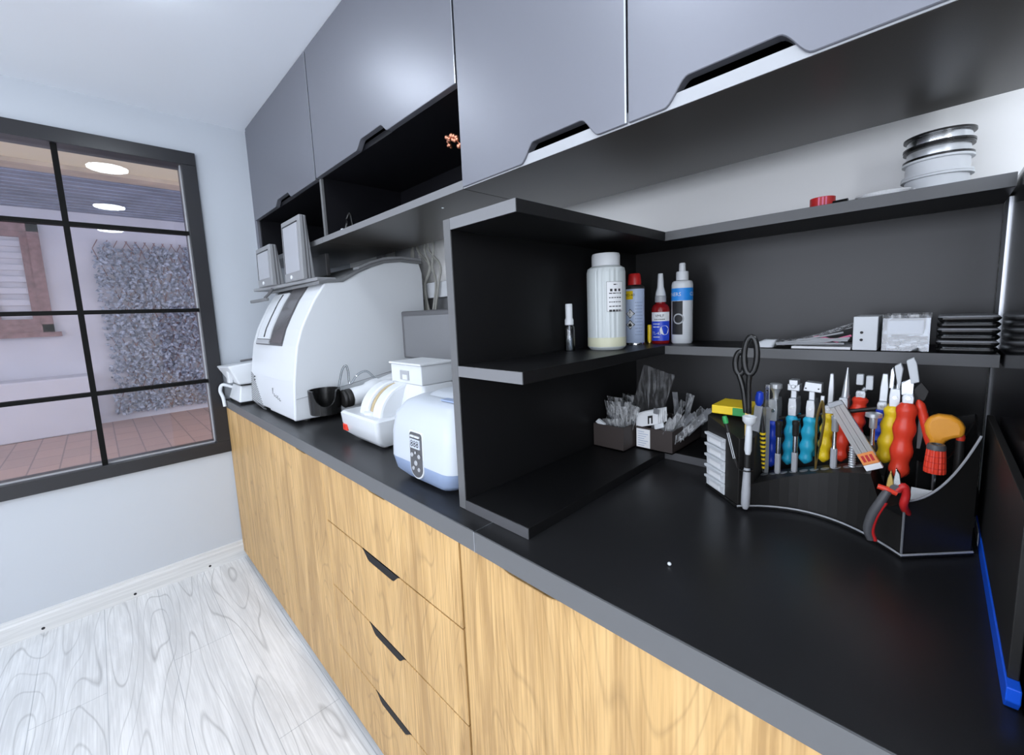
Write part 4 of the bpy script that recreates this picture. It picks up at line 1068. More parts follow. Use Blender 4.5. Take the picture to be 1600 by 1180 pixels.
solo('thread_coil', b, M['paper'], 'loose coil of white thread at the foot of the spools', 'thread', (2.6, 0.615, Z2), smooth=True)

# ================================================================== two dark boxes full of packets
ZB = 0.9215
def tray_box(label, x0, x1, y0, y1, z0, z1, rim):
    t = thing('storage_box', label, 'box', ((x0 + x1) / 2, (y0 + y1) / 2, z0))
    b = nb(); w = 0.003
    for r in ((x0, x1, y0, y0 + w), (x0, x1, y1 - w, y1), (x0, x0 + w, y0 + w, y1 - w), (x1 - w, x1, y0 + w, y1 - w)): box(b, r[0], r[1], r[2], r[3], z0, z1)
    box(b, x0, x1, y0, y1, z0, z0 + w)
    obj('box_walls', b, M['browncard'], t)
    return t
tray_box('open dark brown box of clear packets against the shelf side, without label', 2.028, 2.120, 0.495, 0.640, ZB, 0.986, 0)
t = tray_box('open dark brown box with white sticker on its front, full of clear strips', 2.126, 2.226, 0.552, 0.735, ZB, 0.981, 0)
b = nb(); box(b, 2.1275, 2.166, 0.5505, 0.5518, ZB + 0.004, 0.976); st = obj('white_sticker', b, M['paper'], t)
b = nb()
for i in range(7): box(b, 2.132, 2.150 + 0.011 * ((i * 5) % 3) / 2, 0.5500, 0.5506, 0.968 - 0.0062 * i, 0.9692 - 0.0062 * i)
obj('sticker_print', b, M['bluegrey'], st)
b = nb(); prism(b, [(0.600, 0.942), (0.607, 0.946), (0.614, 0.946), (0.621, 0.942), (0.621, 0.956), (0.614, 0.951), (0.607, 0.951), (0.600, 0.956)], 0, 2.2258, 2.2266); obj('bow_mark', b, M['paper'], t)
rnd = random.Random(5)
def sheet(name, c, w, h, yaw, lean, roll, m, label, cat, group, curl=0.006):
    b = nb(); n = 5; g = []
    for i in range(n + 1):
        row = []
        for j in range(4):
            u = (j / 3 - .5) * w; v = h * i / n
            row.append(b.verts.new((u, curl * math.sin(3 * i / n + 2.2 * j / 3) , v)))
        g.append(row)
    for i in range(n):
        for j in range(3): b.faces.new((g[i][j], g[i][j + 1], g[i + 1][j + 1], g[i + 1][j]))
    bmesh.ops.solidify(b, geom=b.faces[:], thickness=0.0006)
    bmesh.ops.transform(b, verts=b.verts, matrix=Matrix.Rotation(yaw, 4, 'Z') @ Matrix.Rotation(roll, 4, 'Y') @ Matrix.Rotation(lean, 4, 'X'))
    o = obj(name, b, m); o.location = c
    return tag(o, label, cat, group)
for k in range(22):
    sheet('clear_packet', (rnd.uniform(2.048, 2.100), rnd.uniform(0.51, 0.625), ZB + 0.008), rnd.uniform(0.03, 0.05), rnd.uniform(0.075, 0.125), rnd.uniform(-0.5, 0.5), rnd.uniform(-0.25, 0.15), rnd.uniform(-0.15, 0.35), M['packet'] if k % 3 else M['clearp'],
          'crumpled clear packet stuffed into the dark box without a sticker', 'packet', 'packets in the box without sticker', 0.010)
sheet('large_packet', (2.105, 0.60, ZB + 0.010), 0.09, 0.205, 0.15, -0.05, 0.28, M['bag'], 'tallest clear bag sticking up out of the box without a sticker', 'bag', None, 0.008)
for k in range(26):
    sheet('clear_strip', (rnd.uniform(2.150, 2.205), rnd.uniform(0.565, 0.72), ZB + 0.008), rnd.uniform(0.012, 0.022), rnd.uniform(0.085, 0.135), rnd.uniform(-0.6, 0.6), rnd.uniform(-0.2, 0.2), rnd.uniform(-0.1, 0.95), M['packet'] if k % 4 else M['lgrey'],
          'narrow clear strip fanned out of the dark box with the sticker', 'strip', 'clear strips in the box with sticker', 0.003)
t = thing('price_tags', 'white printed card tags leaning across both dark boxes', 'tags', (2.155, 0.555, 0.985))
for k in range(5):
    b = nb(); box(b, -0.032, 0.034, -0.0006, 0.0006, 0.0, 0.040)
    bmesh.ops.transform(b, verts=b.verts, matrix=Matrix.Translation((0.003 * k, 0.006 * k, 0.001 * k)) @ Matrix.Rotation(-0.30, 4, 'Y') @ Matrix.Rotation(-0.5, 4, 'X'))
    obj('card', b, M['paper'], t, local=True)
b = nb(); box(b, 0.004, 0.008, -0.0014, -0.0007, 0.004, 0.026); box(b, 0.014, 0.018, -0.0014, -0.0007, 0.004, 0.022); box(b, 0.008, 0.018, -0.0014, -0.0007, 0.020, 0.026)
bmesh.ops.transform(b, verts=b.verts, matrix=Matrix.Rotation(-0.30, 4, 'Y') @ Matrix.Rotation(-0.5, 4, 'X'))
obj('card_print', b, M['ink'], t, local=True)
for (x, y, z, yw) in ((2.045, 0.500, 0.984, 0.5), (2.19, 0.556, 0.984, -0.4)):
    b = nb(); loft(b, [rrect(-.014, .014, -.004, .004, .003, 0), rrect(-.010, .016, -.004, .004, .003, .012)])
    bmesh.ops.transform(b, verts=b.verts, matrix=Matrix.Rotation(yw, 4, 'Y'))
    o = obj('white_tag', b, M['white'], smooth=True); o.location = (x, y, z)
    tag(o, 'small white plastic tag on the rim of the box %s' % ('without a sticker' if x < 2.1 else 'with the sticker'), 'tag')
# ================================================================== black tool stand
st = thing('tool_stand', 'black plastic tool stand with concave front on the worktop', 'tool stand', (2.545, 0.47, TOP_Z))
LC, RC = (2.428, 0.395), (2.663, 0.379)
def arc(off=0.0, n=16):
    """concave front from left corner to right corner"""
    out = []
    for i in range(n + 1):
        t = i / n
        x = LC[0] + (RC[0] - LC[0]) * t; y = LC[1] + (RC[1] - LC[1]) * t + 0.064 * (1 - (2 * t - 1) ** 2)
        out.append((x, y + off))
    return out
b = nb(); base = [(2.340, 0.466)] + [(x, y - 0.004) for x, y in arc()] + [(2.741, 0.455), (2.741, 0.566), (2.340, 0.566)]
prism(b, base, 2, TOP_Z + 0.0005, 0.9065); obj('base_plate', b, M['blackp'], st, bevel=0.0015)
def rack_z(x): return 0.953 + (x - 2.46) * 0.36
# front tier with a sloping scalloped top
b = nb()
F_ = arc(0.002); lo = [b.verts.new((x, y, 0.907)) for x, y in F_]; top_z = lambda x: rack_z(x) if x < 2.632 else 0.965
hi = [b.verts.new((x, y, top_z(x))) for x, y in F_]
lb_ = [b.verts.new((x, 0.505, 0.907)) for x, y in F_]; hb_ = [b.verts.new((x, 0.505, top_z(x))) for x, y in F_]
for i in range(len(F_) - 1):
    b.faces.new((lo[i], lo[i + 1], hi[i + 1], hi[i])); b.faces.new((hi[i], hi[i + 1], hb_[i + 1], hb_[i])); b.faces.new((hb_[i], hb_[i + 1], lb_[i + 1], lb_[i])); b.faces.new((lb_[i], lb_[i + 1], lo[i + 1], lo[i]))
b.faces.new((lo[0], hi[0], hb_[0], lb_[0])); b.faces.new((lo[-1], lb_[-1], hb_[-1], hi[-1]))
obj('front_tier', b, M['blackm'], st)
b = nb()
for i in range(11):
    x = 2.452 + 0.0165 * i
    lathe(b, [(0.0072, 0), (0.0072, 0.0012)], (x, 0.478, rack_z(x)), (-0.34, 0, 1), 14)
obj('holder_rings', b, M['grey'], st)
b = nb(); prism(b, [(2.448, 0.907), (2.632, 0.907), (2.632, 0.985), (2.448, 0.930)], 1, 0.506, 0.560); obj('rear_tier', b, M['blackm'], st)
b = nb(); prism(b, [(2.440, 0.907), (2.640, 0.907), (2.640, 1.045), (2.440, 1.005)], 1, 0.561, 0.566); obj('rear_wall', b, M['blackm'], st)
b = nb(); tube(b, [(2.438, 0.535, 1.050), (2.665, 0.535, 1.112)], 0.004, 8); obj('hanging_bar', b, M['blackm'], st)
b = nb(); tube(b, [(x, y - 0.0035, 0.9068) for x, y in arc()] + [(2.740, 0.4545, 0.9068)], 0.0017, 6); obj('base_rim_highlight', b, M['lgrey'], st)  # pale line paints the light reflected along the base rim
b = nb(); tube(b, [(2.6630, 0.3795, 0.908), (2.6630, 0.3795, 0.991)], 0.0016, 6); obj('corner_highlight', b, M['grey'], st)  # grey line paints the highlight on the right corner edge
# left tower with five white drawers
LT = [(2.345, 0.462), (2.428, 0.396), (2.447, 0.425), (2.440, 0.562), (2.345, 0.562)]
b = nb()
A = [b.verts.new((x, y, 0.907)) for x, y in LT]; zt = (1.062, 1.040, 1.040, 1.062, 1.066)
B_ = [b.verts.new((x, y, z)) for (x, y), z in zip(LT, zt)]
b.faces.new(A); b.faces.new(list(reversed(B_)))
for i in range(5): b.faces.new((A[i], A[(i + 1) % 5], B_[(i + 1) % 5], B_[i]))
obj('drawer_tower', b, M['blackm'], st, bevel=0.001)
dx, dy = LT[1][0] - LT[0][0], LT[1][1] - LT[0][1]; L_ = math.hypot(dx, dy); ux, uy = dx / L_, dy / L_; nx, ny = uy, -ux
def on_left(s, o, z): return (LT[0][0] + ux * s + nx * o, LT[0][1] + uy * s + ny * o, z)
for k in range(5):
    z0_ = 0.909 + 0.0238 * k; z1_ = z0_ + 0.0225
    b = nb()
    loft(b, [[on_left(0.002, -0.004, z), on_left(0.064, -0.004, z), on_left(0.064, o, z), on_left(0.002, o, z)] for z, o in ((z0_, 0.002), (z0_ + 0.017, 0.003), (z0_ + 0.0172, 0.0075), (z1_, 0.0085))])
    d_ = obj('small_drawer', b, M['white'], st, bevel=0.0006, seg=1)
    b = nb(); loft(b, [[on_left(0.014, 0.001, z), on_left(0.05, 0.001, z), on_left(0.05, 0.0034, z), on_left(0.014, 0.0034, z)] for z in (z0_ + 0.004, z0_ + 0.013)]); obj('drawer_window', b, M['paper'], d_)
# right tower: two tiers of pockets with scooped rims
def scoop(p0, p1, z_low, z_hi, thick, zb=0.907, n=18, dip=0.0):
    b = nb(); P0 = Vector((*p0, 0)); P1 = Vector((*p1, 0)); d = (P1 - P0); nn = Vector((-d.y, d.x, 0)).normalized() * thick
    rings = []
    for i in range(n + 1):
        t = i / n; p = P0 + d * t; z = z_low + (z_hi - z_low) * (t ** 2.2) - dip * math.sin(PI * t)
        rings.append([(p.x, p.y, zb), (p.x, p.y, z), (p.x + nn.x, p.y + nn.y, z), (p.x + nn.x, p.y + nn.y, zb)])
    loft(b, rings); return b
obj('pocket_front', scoop((2.663, 0.382), (2.738, 0.455), 0.991, 1.088, 0.003), M['blackm'], st)
obj('pocket_left', scoop((2.620, 0.425), (2.6625, 0.384), 0.962, 0.990, 0.003), M['blackp'], st)
obj('pocket_divider', scoop((2.674, 0.440), (2.732, 0.492), 1.040, 1.100, 0.003, dip=0.014), M['blackp'], st)
obj('pocket_end', scoop((2.738, 0.456), (2.738, 0.562), 1.088, 1.10, 0.003), M['blackp'], st)
b = nb(); prism(b, [(2.640, 0.907), (2.738, 0.907), (2.738, 1.10), (2.640, 1.06)], 1, 0.562, 0.566); obj('pocket_back', b, M['blackp'], st)
b = nb(); tube(b, [(2.663 + (2.738 - 2.663) * t, 0.381 + (0.455 - 0.381) * t, 0.9915 + (1.088 - 0.991) * t ** 2.2) for t in [i / 18 for i in range(19)]], 0.0016, 6); obj('rim_bead', b, M['lgrey'], st)
b = nb(); box(b, 2.668, 2.70, 0.425, 0.428, 0.94, 1.0, Matrix.Identity(4)); solo('folded_paper', b, M['paper'], 'white folded paper in the front pocket of the tool stand', 'paper', (2.684, 0.426, 0.94))

# ------------------------------------------------------------------ hand tools
def ring_pts(c, rx, rz, n=22): return [(c[0] + rx * math.cos(2 * PI * i / n), c[1], c[2] + rz * math.sin(2 * PI * i / n)) for i in range(n + 1)]
def wavy(b, x0, x1, y, z0, z1, r, wob=0.0015, waves=3.5, flat=1.15, seg=14):
    n = 22; pts = []; rr = []
    for i in range(n + 1):
        t = i / n
        pts.append((x0 + (x1 - x0) * t, y, z0 + (z1 - z0) * t))
        e = min(1, t * 9, (1 - t) * 9) ** 0.5 if 0 < t < 1 else 0.25
        rr.append((r + wob * math.sin(2 * PI * waves * t)) * max(e, 0.25))
    tube(b, pts, rr, seg, flat)

def pliers(label, x, y, z0, zg, zn, head, colour, lean=0.0, r=0.0088, back=True, rc=None):
    """z0: lower end of the grips, zg: top of the grips, zn: top of the neck block; head: list of (bmesh builder)"""
    t = thing('pliers', label, 'pliers', (x, y, z0), group='pliers hung in the tool stand')
    h = zg - z0; n = zn - zg
    b = nb(); wavy(b, -lean, 0, 0, 0, h, r); obj('grip', b, M[colour], t, local=True, smooth=True)
    if back:
        b = nb(); wavy(b, -lean * 0.6, 0.001, 0.032, 0.004, h, r * 0.9); obj('grip', b, M[colour], t, local=True, smooth=True)
    b = nb(); prism(b, [(-0.0068, h - 0.004), (0.0068, h - 0.004), (0.0074, h + n * 0.5), (0.0062, h + n), (-0.0062, h + n), (-0.0074, h + n * 0.5)], 1, -0.006, 0.036 if back else 0.006)
    nk = obj('pivot_block', b, M['silver'], t, local=True, bevel=0.001)
    b = nb(); lathe(b, [(0.0035, 0), (0.0035, 0.0015)], (0, -0.0062, h + n * 0.45), (0, -1, 0), 14); obj('rivet', b, M['steel'], nk, local=True)
    head(t, h + n)
    return t
def head_cup(t, z):
    b = nb(); lathe(b, [(0.005, 0), (0.0055, 0.010), (0.0095, 0.020), (0.0115, 0.022), (0.0115, 0.030), (0.009, 0.032)], (0, 0.012, z), seg=24); obj('jaw', b, M['silver'], t, local=True, smooth=True)
def head_block(t, z):
    b = nb(); box(b, -0.005, 0.005, 0.004, 0.02, z, z + 0.016); box(b, -0.0105, 0.0105, 0.0, 0.024, z + 0.015, z + 0.028); box(b, -0.0075, 0.0075, -0.003, 0.02, z + 0.026, z + 0.037); lathe(b, [(0.004, 0), (0.004, 0.003)], (0, -0.001, z + 0.024), (0, -1, 0), 12)
    obj('jaw', b, M['silver'], t, local=True, bevel=0.0012)
def head_tee(t, z):
    b = nb(); box(b, -0.005, 0.005, 0.004, 0.018, z, z + 0.02); prism(b, [(-0.014, z + 0.018), (0.016, z + 0.016), (0.016, z + 0.034), (-0.011, z + 0.036)], 1, 0.0, 0.022); j = obj('jaw', b, M['silver'], t, local=True, bevel=0.0012)
    b = nb()
    for x in (-0.0095, 0.011): lathe(b, [(0.0014, 0), (0.0014, 0.0006)], (x, -0.0002, z + 0.0235), (0, -1, 0), 10)
    obj('screw_hole', b, M['ink'], j, local=True)
def head_flat(hgt, w, m='silver'):
    def f(t, z):
        b = nb(); prism(b, [(-w, z), (w, z), (w * 1.1, z + hgt * 0.5), (w * 0.8, z + hgt), (-w * 0.5, z + hgt), (-w * 0.9, z + hgt * 0.5)], 1, 0.006, 0.018); obj('jaw', b, M[m], t, local=True, bevel=0.001)
    return f
def head_needle(hgt):
    def f(t, z):
        b = nb(); lathe(b, [(0.0062, 0), (0.0052, hgt * 0.25), (0.0012, hgt), (0, hgt)], (0.001, 0.010, z), (0.03, 0, 1), 16); obj('jaw', b, M['silver'], t, local=True, smooth=True)
    return f
def head_pads(t, z):
    for k, (x, dz, hh) in enumerate(((-0.003, 0.010, 0.020), (0.011, 0.002, 0.026))):
        b = nb(); box(b, x - 0.0052, x + 0.0052, 0.002, 0.016, z + dz, z + dz + hh); obj('nylon_pad', b, M['white'], t, local=True, bevel=0.0015)
    b = nb(); tube(b, [(0, 0.01, z - 0.006), (0.006, 0.01, z + 0.004)], 0.004, 8); obj('jaw', b, M['silver'], t, local=True)
def head_double(t, z):
    for k, x in enumerate((-0.006, 0.003)):
        b = nb(); prism(b, [(x - 0.003, z - 0.002), (x + 0.003, z - 0.002), (x + 0.0035, z + 0.022), (x + 0.001, z + 0.036 - 0.004 * k), (x - 0.002, z + 0.030)], 1, 0.010 + 0.004 * k, 0.016 + 0.004 * k); obj('jaw', b, M['steel'], t, local=True, bevel=0.0008)
def head_nylon(t, z):
    for x, dz, w, ln in ((-0.014, 0.010, 0.0056, -0.10), (0.001, 0.020, 0.0066, 0.06)):
        b = nb(); prism(b, [(x - w, z + dz + 0.034), (x + w * 0.4, z + dz + 0.040), (x + w, z + dz + 0.030), (x + w * 1.3 + ln * 0.04, z + dz), (x + 0.001, z + dz - 0.004)], 1, 0.004, 0.018); obj('nylon_pad', b, M['white'], t, local=True, bevel=0.0015)
    b = nb(); prism(b, [(-0.009, z - 0.004), (0.006, z - 0.004), (0.006, z + 0.022), (0.0, z + 0.024), (-0.010, z + 0.016)], 1, 0.006, 0.017); obj('jaw', b, M['steel'], t, local=True, bevel=0.001)
pliers('blue gripped pliers with a round silver cup head, far left of the pliers', 2.455, 0.520, 0.954, 1.058, 1.099, head_cup, 'blue', 0.003, 0.0080)
pliers('cyan gripped pliers with a square stepped silver head', 2.488, 0.520, 0.966, 1.074, 1.105, head_block, 'cyan', 0.006, 0.0090)
pliers('cyan gripped pliers with a T shaped silver head', 2.518, 0.520, 0.975, 1.075, 1.104, head_tee, 'cyan', 0.006, 0.0098)
pliers('yellow gripped pliers with a narrow straight silver jaw, beside the T headed pair', 2.547, 0.520, 0.985, 1.087, 1.098, head_flat(0.060, 0.0042), 'yellow', 0.006, 0.0086)
pliers('red gripped pliers with a long needle point', 2.567, 0.528, 0.990, 1.096, 1.114, head_needle(0.056), 'red', 0.0, 0.0088)
p_ = pliers('red gripped pliers with two square white pads for jaws', 2.590, 0.545, 1.040, 1.118, 1.127, head_pads, 'red', 0.006, 0.0105, back=False)
pliers('blue gripped pliers with curved pointed silver jaws', 2.622, 0.530, 1.036, 1.102, 1.112, head_flat(0.050, 0.0056), 'blue', 0.004, 0.0072)
pliers('yellow gripped pliers with a white block, pressed against the large red pair', 2.639, 0.500, 1.010, 1.116, 1.143, head_double, 'yellow', 0.009, 0.0108)
big = pliers('large red gripped pliers with white nylon jaws, tallest in the stand', 2.656, 0.478, 0.994, 1.128, 1.139, head_nylon, 'red', 0.006, 0.0118, back=False)
b = nb(); wavy(b, 0.034, 0.012, 0.006, 0.055, 0.136, 0.0062, 0.0005, 1.0); obj('grip', b, M['red'], big, local=True, smooth=True)
b = nb(); prism(b, [(0.006, 0.125), (0.020, 0.135), (0.024, 0.150), (0.014, 0.165), (0.004, 0.150)], 1, 0.010, 0.018); obj('black_joint', b, M['blackm'], big, local=True, bevel=0.001)
b = nb(); prism(b, [(0.014, 0.055), (0.018, 0.055), (0.024, 0.118), (0.014, 0.118)], 1, 0.004, 0.012); obj('leaf_spring', b, M['dgrey'], big, local=True)

# slim screwdrivers standing in the front row of holes
def driver(label, x, y, z0, z1, cap, handle='lgrey', neck=None, capw=0.0062):
    t = thing('screwdriver', label, 'screwdriver', (x, y, z0), group='screwdrivers in the front row of the stand')
    h = z1 - z0
    b = nb(); lathe(b, [(0.0044, 0), (0.0052, 0.003), (0.0052, h * 0.36), (0.0046, h * 0.38)], seg=8); obj('handle', b, M[handle], t, local=True)
    b = nb(); lathe(b, [(0.0038, h * 0.38), (0.0030 if neck else 0.0042, h * 0.45), (0.0030 if neck else 0.0042, h * 0.70)], seg=16); obj('shaft', b, M['steel'], t, local=True, smooth=True)
    b = nb(); lathe(b, [(0.0046, h * 0.70), (0.0054, h * 0.72), (0.0054, h * 0.90), (capw, h * 0.92), (capw, h * 0.985), (capw * 0.7, h), (0, h)], seg=20); obj('swivel_cap', b, M[cap], t, local=True, smooth=True)
    return t
driver('slim silver screwdriver with black cap, in front of the blue pliers', 2.475, 0.475, rack_z(2.475) + 0.001, 1.066, 'blackm')
driver('slim silver screwdriver with black cap, between the two cyan pliers', 2.503, 0.475, rack_z(2.503) + 0.001, 1.071, 'blackm')
driver('slim silver screwdriver with silver cap, left of the ribbed clear brush', 2.563, 0.475, rack_z(2.563) + 0.001, 1.090, 'silver', neck=True)
driver('slim dark bodied screwdriver with broad silver top, left of the large yellow pliers', 2.6145, 0.478, rack_z(2.6145) + 0.001, 1.102, 'silver', 'dgrey', neck=True, capw=0.0115)
t = thing('thread_tap', 'small threaded silver tap in the front row of the stand', 'tap', (2.5895, 0.475, rack_z(2.5895) + 0.001))
b = nb(); pr = []
for k in range(9): pr += [(0.0056, 0.0044 * k), (0.0042, 0.0044 * k + 0.0022)]
lathe(b, pr, seg=16); obj('threaded_body', b, M['silver'], t, local=True)
b = nb(); box(b, -0.002, 0.002, -0.002, 0.002, 0.037, 0.048); obj('square_end', b, M['steel'], t, local=True)
# striped burr
t = thing('striped_file', 'thin yellow and black striped round file at the left end of the rack', 'file', (2.4565, 0.452, 0.966), rot=(0, -0.04, 0))
b = nb(); lathe(b, [(0.0012, 0), (0.0036, 0.03), (0.0040, 0.07), (0.0026, 0.10), (0.0010, 0.112)], seg=14); obj('file_body', b, M['ink'], t, local=True, smooth=True)
for k in range(9):
    z = 0.006 + 0.0085 * k; r = 0.0020 + 0.0026 * min(1, z / 0.05)
    b = nb(); lathe(b, [(r + 0.0006, 0), (r + 0.0008, 0.004)], (0, 0, z), seg=14); obj('yellow_band', b, M['yellow'], t, local=True)
# brass tweezers
t = thing('tweezers', 'slender brass tweezers leaning before the yellow needle jaw pliers', 'tweezers', (2.536, 0.478, rack_z(2.536) + 0.001), rot=(0, 0.045, 0))
for s in (-1, 1):
    b = nb(); tube(b, smooth_path([(s * 0.0004, 0, 0), (s * 0.0032, 0, 0.05), (s * 0.0052, 0, 0.095), (s * 0.0024, 0, 0.122), (0, 0, 0.134)], 6), [0.0012] * 6 + [0.0022] * 19, 8); obj('arm', b, M['brass'], t, local=True, smooth=True)
b = nb(); box(b, -0.003, 0.003, -0.0015, 0.0015, 0.128, 0.142); obj('joined_end', b, M['silver'], t, local=True, bevel=0.0008)
# grey flat brush with blue cap, silver square driver
t = thing('flat_brush', 'pale grey flat handle with round blue cap beside the scissors', 'brush', (2.440, 0.4545, 1.0405), rot=(0, 0.07, 0))
b = nb(); prism(b, [(-0.007, -0.012 + 0.013), (0.006, 0.001), (0.008, 0.055), (-0.006, 0.058)], 1, -0.004, 0.004); obj('flat_handle', b, M['lgrey'], t, local=True, bevel=0.0012)
b = nb(); lathe(b, [(0.004, 0.056), (0.007, 0.062), (0.0078, 0.072), (0.006, 0.083), (0, 0.086)], seg=20); obj('blue_cap', b, M['blue'], t, local=True, smooth=True)
t = thing('square_driver', 'silver square shafted driver standing left of the blue pliers', 'driver', (2.4505, 0.49, rack_z(2.4505) + 0.001))
b = nb(); lathe(b, [(0.0055, 0), (0.0055, 0.112), (0.0072, 0.115), (0.0072, 0.135), (0.004, 0.138)], seg=4); obj('handle', b, M['silver'], t, local=True)
b = nb(); box(b, -0.004, 0.004, -0.004, 0.004, 0.138, 0.184); sf_ = obj('shaft', b, M['steel'], t, local=True, bevel=0.0008)
b = nb(); lathe(b, [(0.0016, 0), (0.0016, 0.0005)], (0, -0.0041, 0.172), (0, -1, 0), 10); obj('shaft_hole', b, M['ink'], sf_, local=True)

# scissors, points down in the left tower
t = thing('scissors', 'black handled scissors standing points down in the left tower', 'scissors', (2.433, 0.42, 1.041), rot=(0, 0.02, 0))
for s, c, rx, rz in ((-1, (-0.018, 0.004, 0.142), 0.0085, 0.022), (1, (0.0015, -0.003, 0.158), 0.011, 0.036)):
    b = nb(); tube(b, ring_pts(c, rx, rz, 28), 0.0042, 10, 1.3); ob = obj('finger_loop', b, M['blackp'], t, local=True, smooth=True)
    b = nb(); tube(b, smooth_path([(c[0] * 0.9 - (0.003 if s < 0 else 0), c[1], c[2] - rz), (c[0] * 0.55, c[1] * 0.6, c[2] - rz - 0.028), (s * 0.003, c[1] * 0.3, 0.046)], 6), [0.0052] * 7 + [0.0048] * 6, 10); obj('handle_shank', b, M['blackp'], t, local=True, smooth=True)
    b = nb(); prism(b, [(s * 0.0008 - 0.003, 0.050), (s * 0.0008 + 0.004, 0.050), (s * 0.0008 + 0.004, 0.004), (s * 0.0008 - 0.0015, 0.0005)], 1, s * 0.0008 - 0.0012, s * 0.0008 + 0.0012); obj('blade', b, M['brass'] if s < 0 else M['steel'], t, local=True)
# broad topped nut driver in the clip in front of the left tower
t = thing('nut_driver', 'white and silver nut driver with a broad cup top, in front of the scissors', 'nut driver', (2.443, 0.389, 0.9075), rot=(0, 0.02, 0))
b = nb(); lathe(b, [(0.0045, 0), (0.0075, 0.008), (0.0078, 0.03), (0.0062, 0.075), (0.005, 0.082)], seg=20); obj('handle', b, M['lgrey'], t, local=True, smooth=True)
b = nb(); lathe(b, [(0.0055, 0.082), (0.0055, 0.108)], seg=20); obj('black_ferrule', b, M['blackm'], t, local=True, smooth=True)
b = nb(); lathe(b, [(0.0042, 0.108), (0.0062, 0.116), (0.0058, 0.150), (0.0050, 0.165)], seg=20); obj('shaft', b, M['white'], t, local=True, smooth=True)
b = nb(); lathe(b, [(0.006, 0.165), (0.0115, 0.172), (0.0120, 0.181), (0.0100, 0.182), (0.0085, 0.174)], seg=24); obj('cup_top', b, M['offwhite'], t, local=True, smooth=True)
b = nb(); tube(b, [(2.443 + 0.0105 * math.cos(a), 0.389 + 0.0105 * math.sin(a), 0.985) for a in [2 * PI * i / 24 for i in range(25)]], 0.0012, 6); obj('tool_clip', b, M['blackp'], st)
# green capped pen
t = thing('pen', 'black pen with green cap and white stripes leaning on the drawer tower', 'pen', (2.4285, 0.386, 0.985), rot=(0.02, -0.24, 0))
b = nb(); lathe(b, [(0.001, 0), (0.0034, 0.012), (0.0036, 0.088)], seg=14); obj('barrel', b, M['blackm'], t, local=True, smooth=True)
for x in (-0.0018, 0.0012):
    b = nb(); box(b, x, x + 0.0009, -0.0040, -0.003, 0.02, 0.07); obj('white_stripe', b, M['white'], t, local=True)
b = nb(); lathe(b, [(0.0046, 0.088), (0.0050, 0.096), (0.0040, 0.102), (0, 0.103)], seg=16); obj('green_cap', b, M['green'], t, local=True, smooth=True)
# yellow block on the tower
t = thing('yellow_case', 'flat yellow case with green end lying on the drawer tower', 'case', (2.39, 0.50, 1.067))
b = nb(); box(b, 2.352, 2.425, 0.464, 0.545, 1.0672, 1.085); obj('case_body', b, M['yellow'], t, bevel=0.0015)
b = nb(); box(b, 2.394, 2.4255, 0.4615, 0.4645, 1.0676, 1.084); obj('green_end', b, M['green'], t, bevel=0.001)

# ribbed clear brush leaning to the right across the rack
t = thing('ribbed_brush', 'clear ribbed handle with orange label leaning across the rack', 'brush', (2.623, 0.4435, 1.0135), rot=(0, -0.50, 0))
b = nb()
for k in range(6):
    x = -0.0105 + 0.0042 * k; prism(b, [(x - 0.0021 * 0.9, 0.022), (x + 0.0019, 0.022), (x * 0.85 + 0.0017, 0.115), (x * 0.85 - 0.0017, 0.115)], 1, -0.0042 if k % 2 else -0.003, 0.003)
obj('ribbed_handle', b, M['ribbed'], t, local=True)
b = nb(); box(b, -0.0115, 0.0115, -0.0052, 0.0036, 0.010, 0.030); lb2 = obj('orange_label', b, mat('orange_sticker', (0.85, 0.30, 0.08), 0.5), t, local=True, bevel=0.0008)
b = nb()
for k in range(3): box(b, -0.008 + 0.006 * k, -0.004 + 0.006 * k, -0.0056, -0.0051, 0.015, 0.026)
obj('label_print', b, M['dred'], lb2, local=True)
b = nb(); prism(b, [(-0.012, 0.0), (0.012, 0.0), (0.012, 0.0098), (-0.012, 0.0098)], 1, -0.0048, 0.0034); obj('clear_foot', b, M['paper'], t, local=True, bevel=0.001)
b = nb(); prism(b, [(-0.0115, 0.115), (0.0115, 0.115), (0.010, 0.122), (-0.009, 0.124)], 1, -0.0048, 0.0034); obj('end_cap', b, M['lgrey'], t, local=True, bevel=0.001)

# side cutters hanging in the front right pocket, jaws up
t = thing('side_cutters', 'side cutters with red and grey grips hanging from the right front corner', 'pliers', (2.650, 0.372, 1.000))
b = nb(); prism(b, [(-0.010, 0.004), (-0.0075, 0.026), (-0.004, 0.040), (-0.001, 0.026), (0.0005, 0.012)], 1, -0.004, 0.004); obj('brass_jaw', b, M['brass'], t, local=True, bevel=0.001)
b = nb(); prism(b, [(0.0, 0.008), (-0.001, 0.024), (0.001, 0.044), (0.006, 0.036), (0.009, 0.014)], 1, -0.0045, 0.0035); obj('steel_jaw', b, M['steel'], t, local=True, bevel=0.001)
b = nb(); lathe(b, [(0.0065, 0), (0.0065, 0.003)], (0.002, -0.004, 0.013), (0, -1, 0), 18); obj('pivot', b, M['dgrey'], t, local=True)
b = nb(); tube(b, smooth_path([(0.004, -0.002, 0.010), (0.011, -0.002, 0.018), (0.014, 0.0, 0.006), (0.012, 0.002, -0.012), (0.016, 0.020, -0.030)], 6), 0.0058, 12, 0.9); obj('red_grip', b, M['dred'], t, local=True, smooth=True)
b = nb(); tube(b, smooth_path([(0.004, -0.004, 0.006), (-0.008, -0.006, 0.010), (-0.018, -0.006, 0.012)], 6), [0.0042] * 7 + [0.004] * 6, 12); obj('red_guard', b, M['red'], t, local=True, smooth=True)
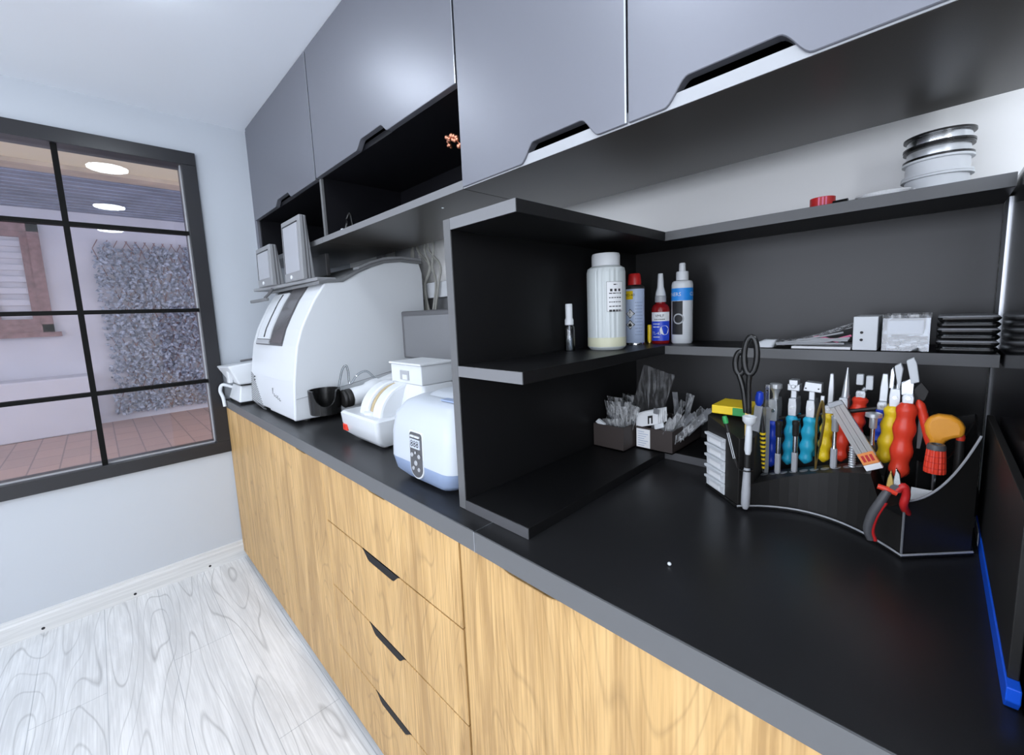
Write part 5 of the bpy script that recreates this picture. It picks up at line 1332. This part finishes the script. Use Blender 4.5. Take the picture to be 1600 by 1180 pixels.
pth = smooth_path([(-0.006, -0.006, 0.008), (-0.013, -0.008, -0.010), (-0.022, -0.008, -0.035), (-0.026, -0.007, -0.060), (-0.022, -0.005, -0.076)], 6)
b = nb(); tube(b, pth, [0.006 + 0.0012 * math.sin(i * 0.13) for i in range(len(pth))], 12, 0.9); g_ = obj('grey_grip', b, M['dgrey'], t, local=True, smooth=True)
b = nb(); tube(b, [p + Vector((0.0052, -0.0012, 0)) for p in pth[6:]], 0.0030, 8); obj('red_inlay', b, M['dred'], g_, local=True, smooth=True)

# orange hook handled tool and red knurled driver in the right pockets
t = thing('orange_handle', 'orange pistol shaped tool handle in the rear right pocket', 'tool', (2.700, 0.462, 1.03))
b = nb()
prism(b, [(-0.016, 0.0), (-0.004, -0.004), (0.002, 0.004), (0.003, 0.020), (-0.001, 0.034), (0.003, 0.045), (0.012, 0.050), (0.021, 0.053), (0.0215, 0.068), (0.017, 0.078), (0.006, 0.084), (-0.008, 0.084), (-0.019, 0.078), (-0.023, 0.066), (-0.021, 0.052), (-0.016, 0.042), (-0.015, 0.028), (-0.018, 0.014)], 1, -0.010, 0.010)
obj('handle', b, M['orange'], t, local=True, bevel=0.006, smooth=True, seg=3)
b = nb(); tube(b, [(-0.008, 0, 0.0), (-0.010, 0.01, -0.09)], 0.003, 8); obj('shaft', b, M['steel'], t, local=True)
t = thing('red_button_tool', 'small red topped tool behind the rim of the right pocket', 'tool', (2.7175, 0.468, 1.02))
b = nb(); lathe(b, [(0.0055, 0), (0.0055, 0.055)], seg=14); obj('barrel', b, M['blackm'], t, local=True, smooth=True)
b = nb(); lathe(b, [(0.005, 0.055), (0.0056, 0.060), (0.004, 0.066), (0, 0.067)], seg=14); obj('red_top', b, M['red'], t, local=True, smooth=True)
t = thing('knurled_driver', 'stubby red ribbed driver handle in the front right pocket', 'screwdriver', (2.692, 0.428, 1.030))
b = nb(); rings = []
for r, h in ((0.0125, 0.0), (0.0128, 0.004), (0.0118, 0.022), (0.0108, 0.036)):
    rings.append([((r - (0.0009 if i % 3 == 0 else 0)) * math.cos(2 * PI * i / 48), (r - (0.0009 if i % 3 == 0 else 0)) * math.sin(2 * PI * i / 48), h) for i in range(48)])
loft(b, rings); obj('handle', b, M['red'], t, local=True)
b = nb(); lathe(b, [(0.0110, 0.0362), (0.0110, 0.041), (0.0095, 0.044), (0.0060, 0.0445), (0.0055, 0.042), (0, 0.042)], seg=32); obj('dark_ring', b, M['dgrey'], t, local=True, smooth=True)
for k in range(3):
    b = nb(); lathe(b, [(0.0126 - 0.0005 * k, 0), (0.0126 - 0.0005 * k, 0.0008)], (0, 0, 0.008 + 0.009 * k), seg=32); obj('groove', b, M['dred'], t, local=True)
b = nb(); tube(b, [(0, 0, 0), (0, 0.004, -0.10)], 0.003, 8); obj('shaft', b, M['steel'], t, local=True)
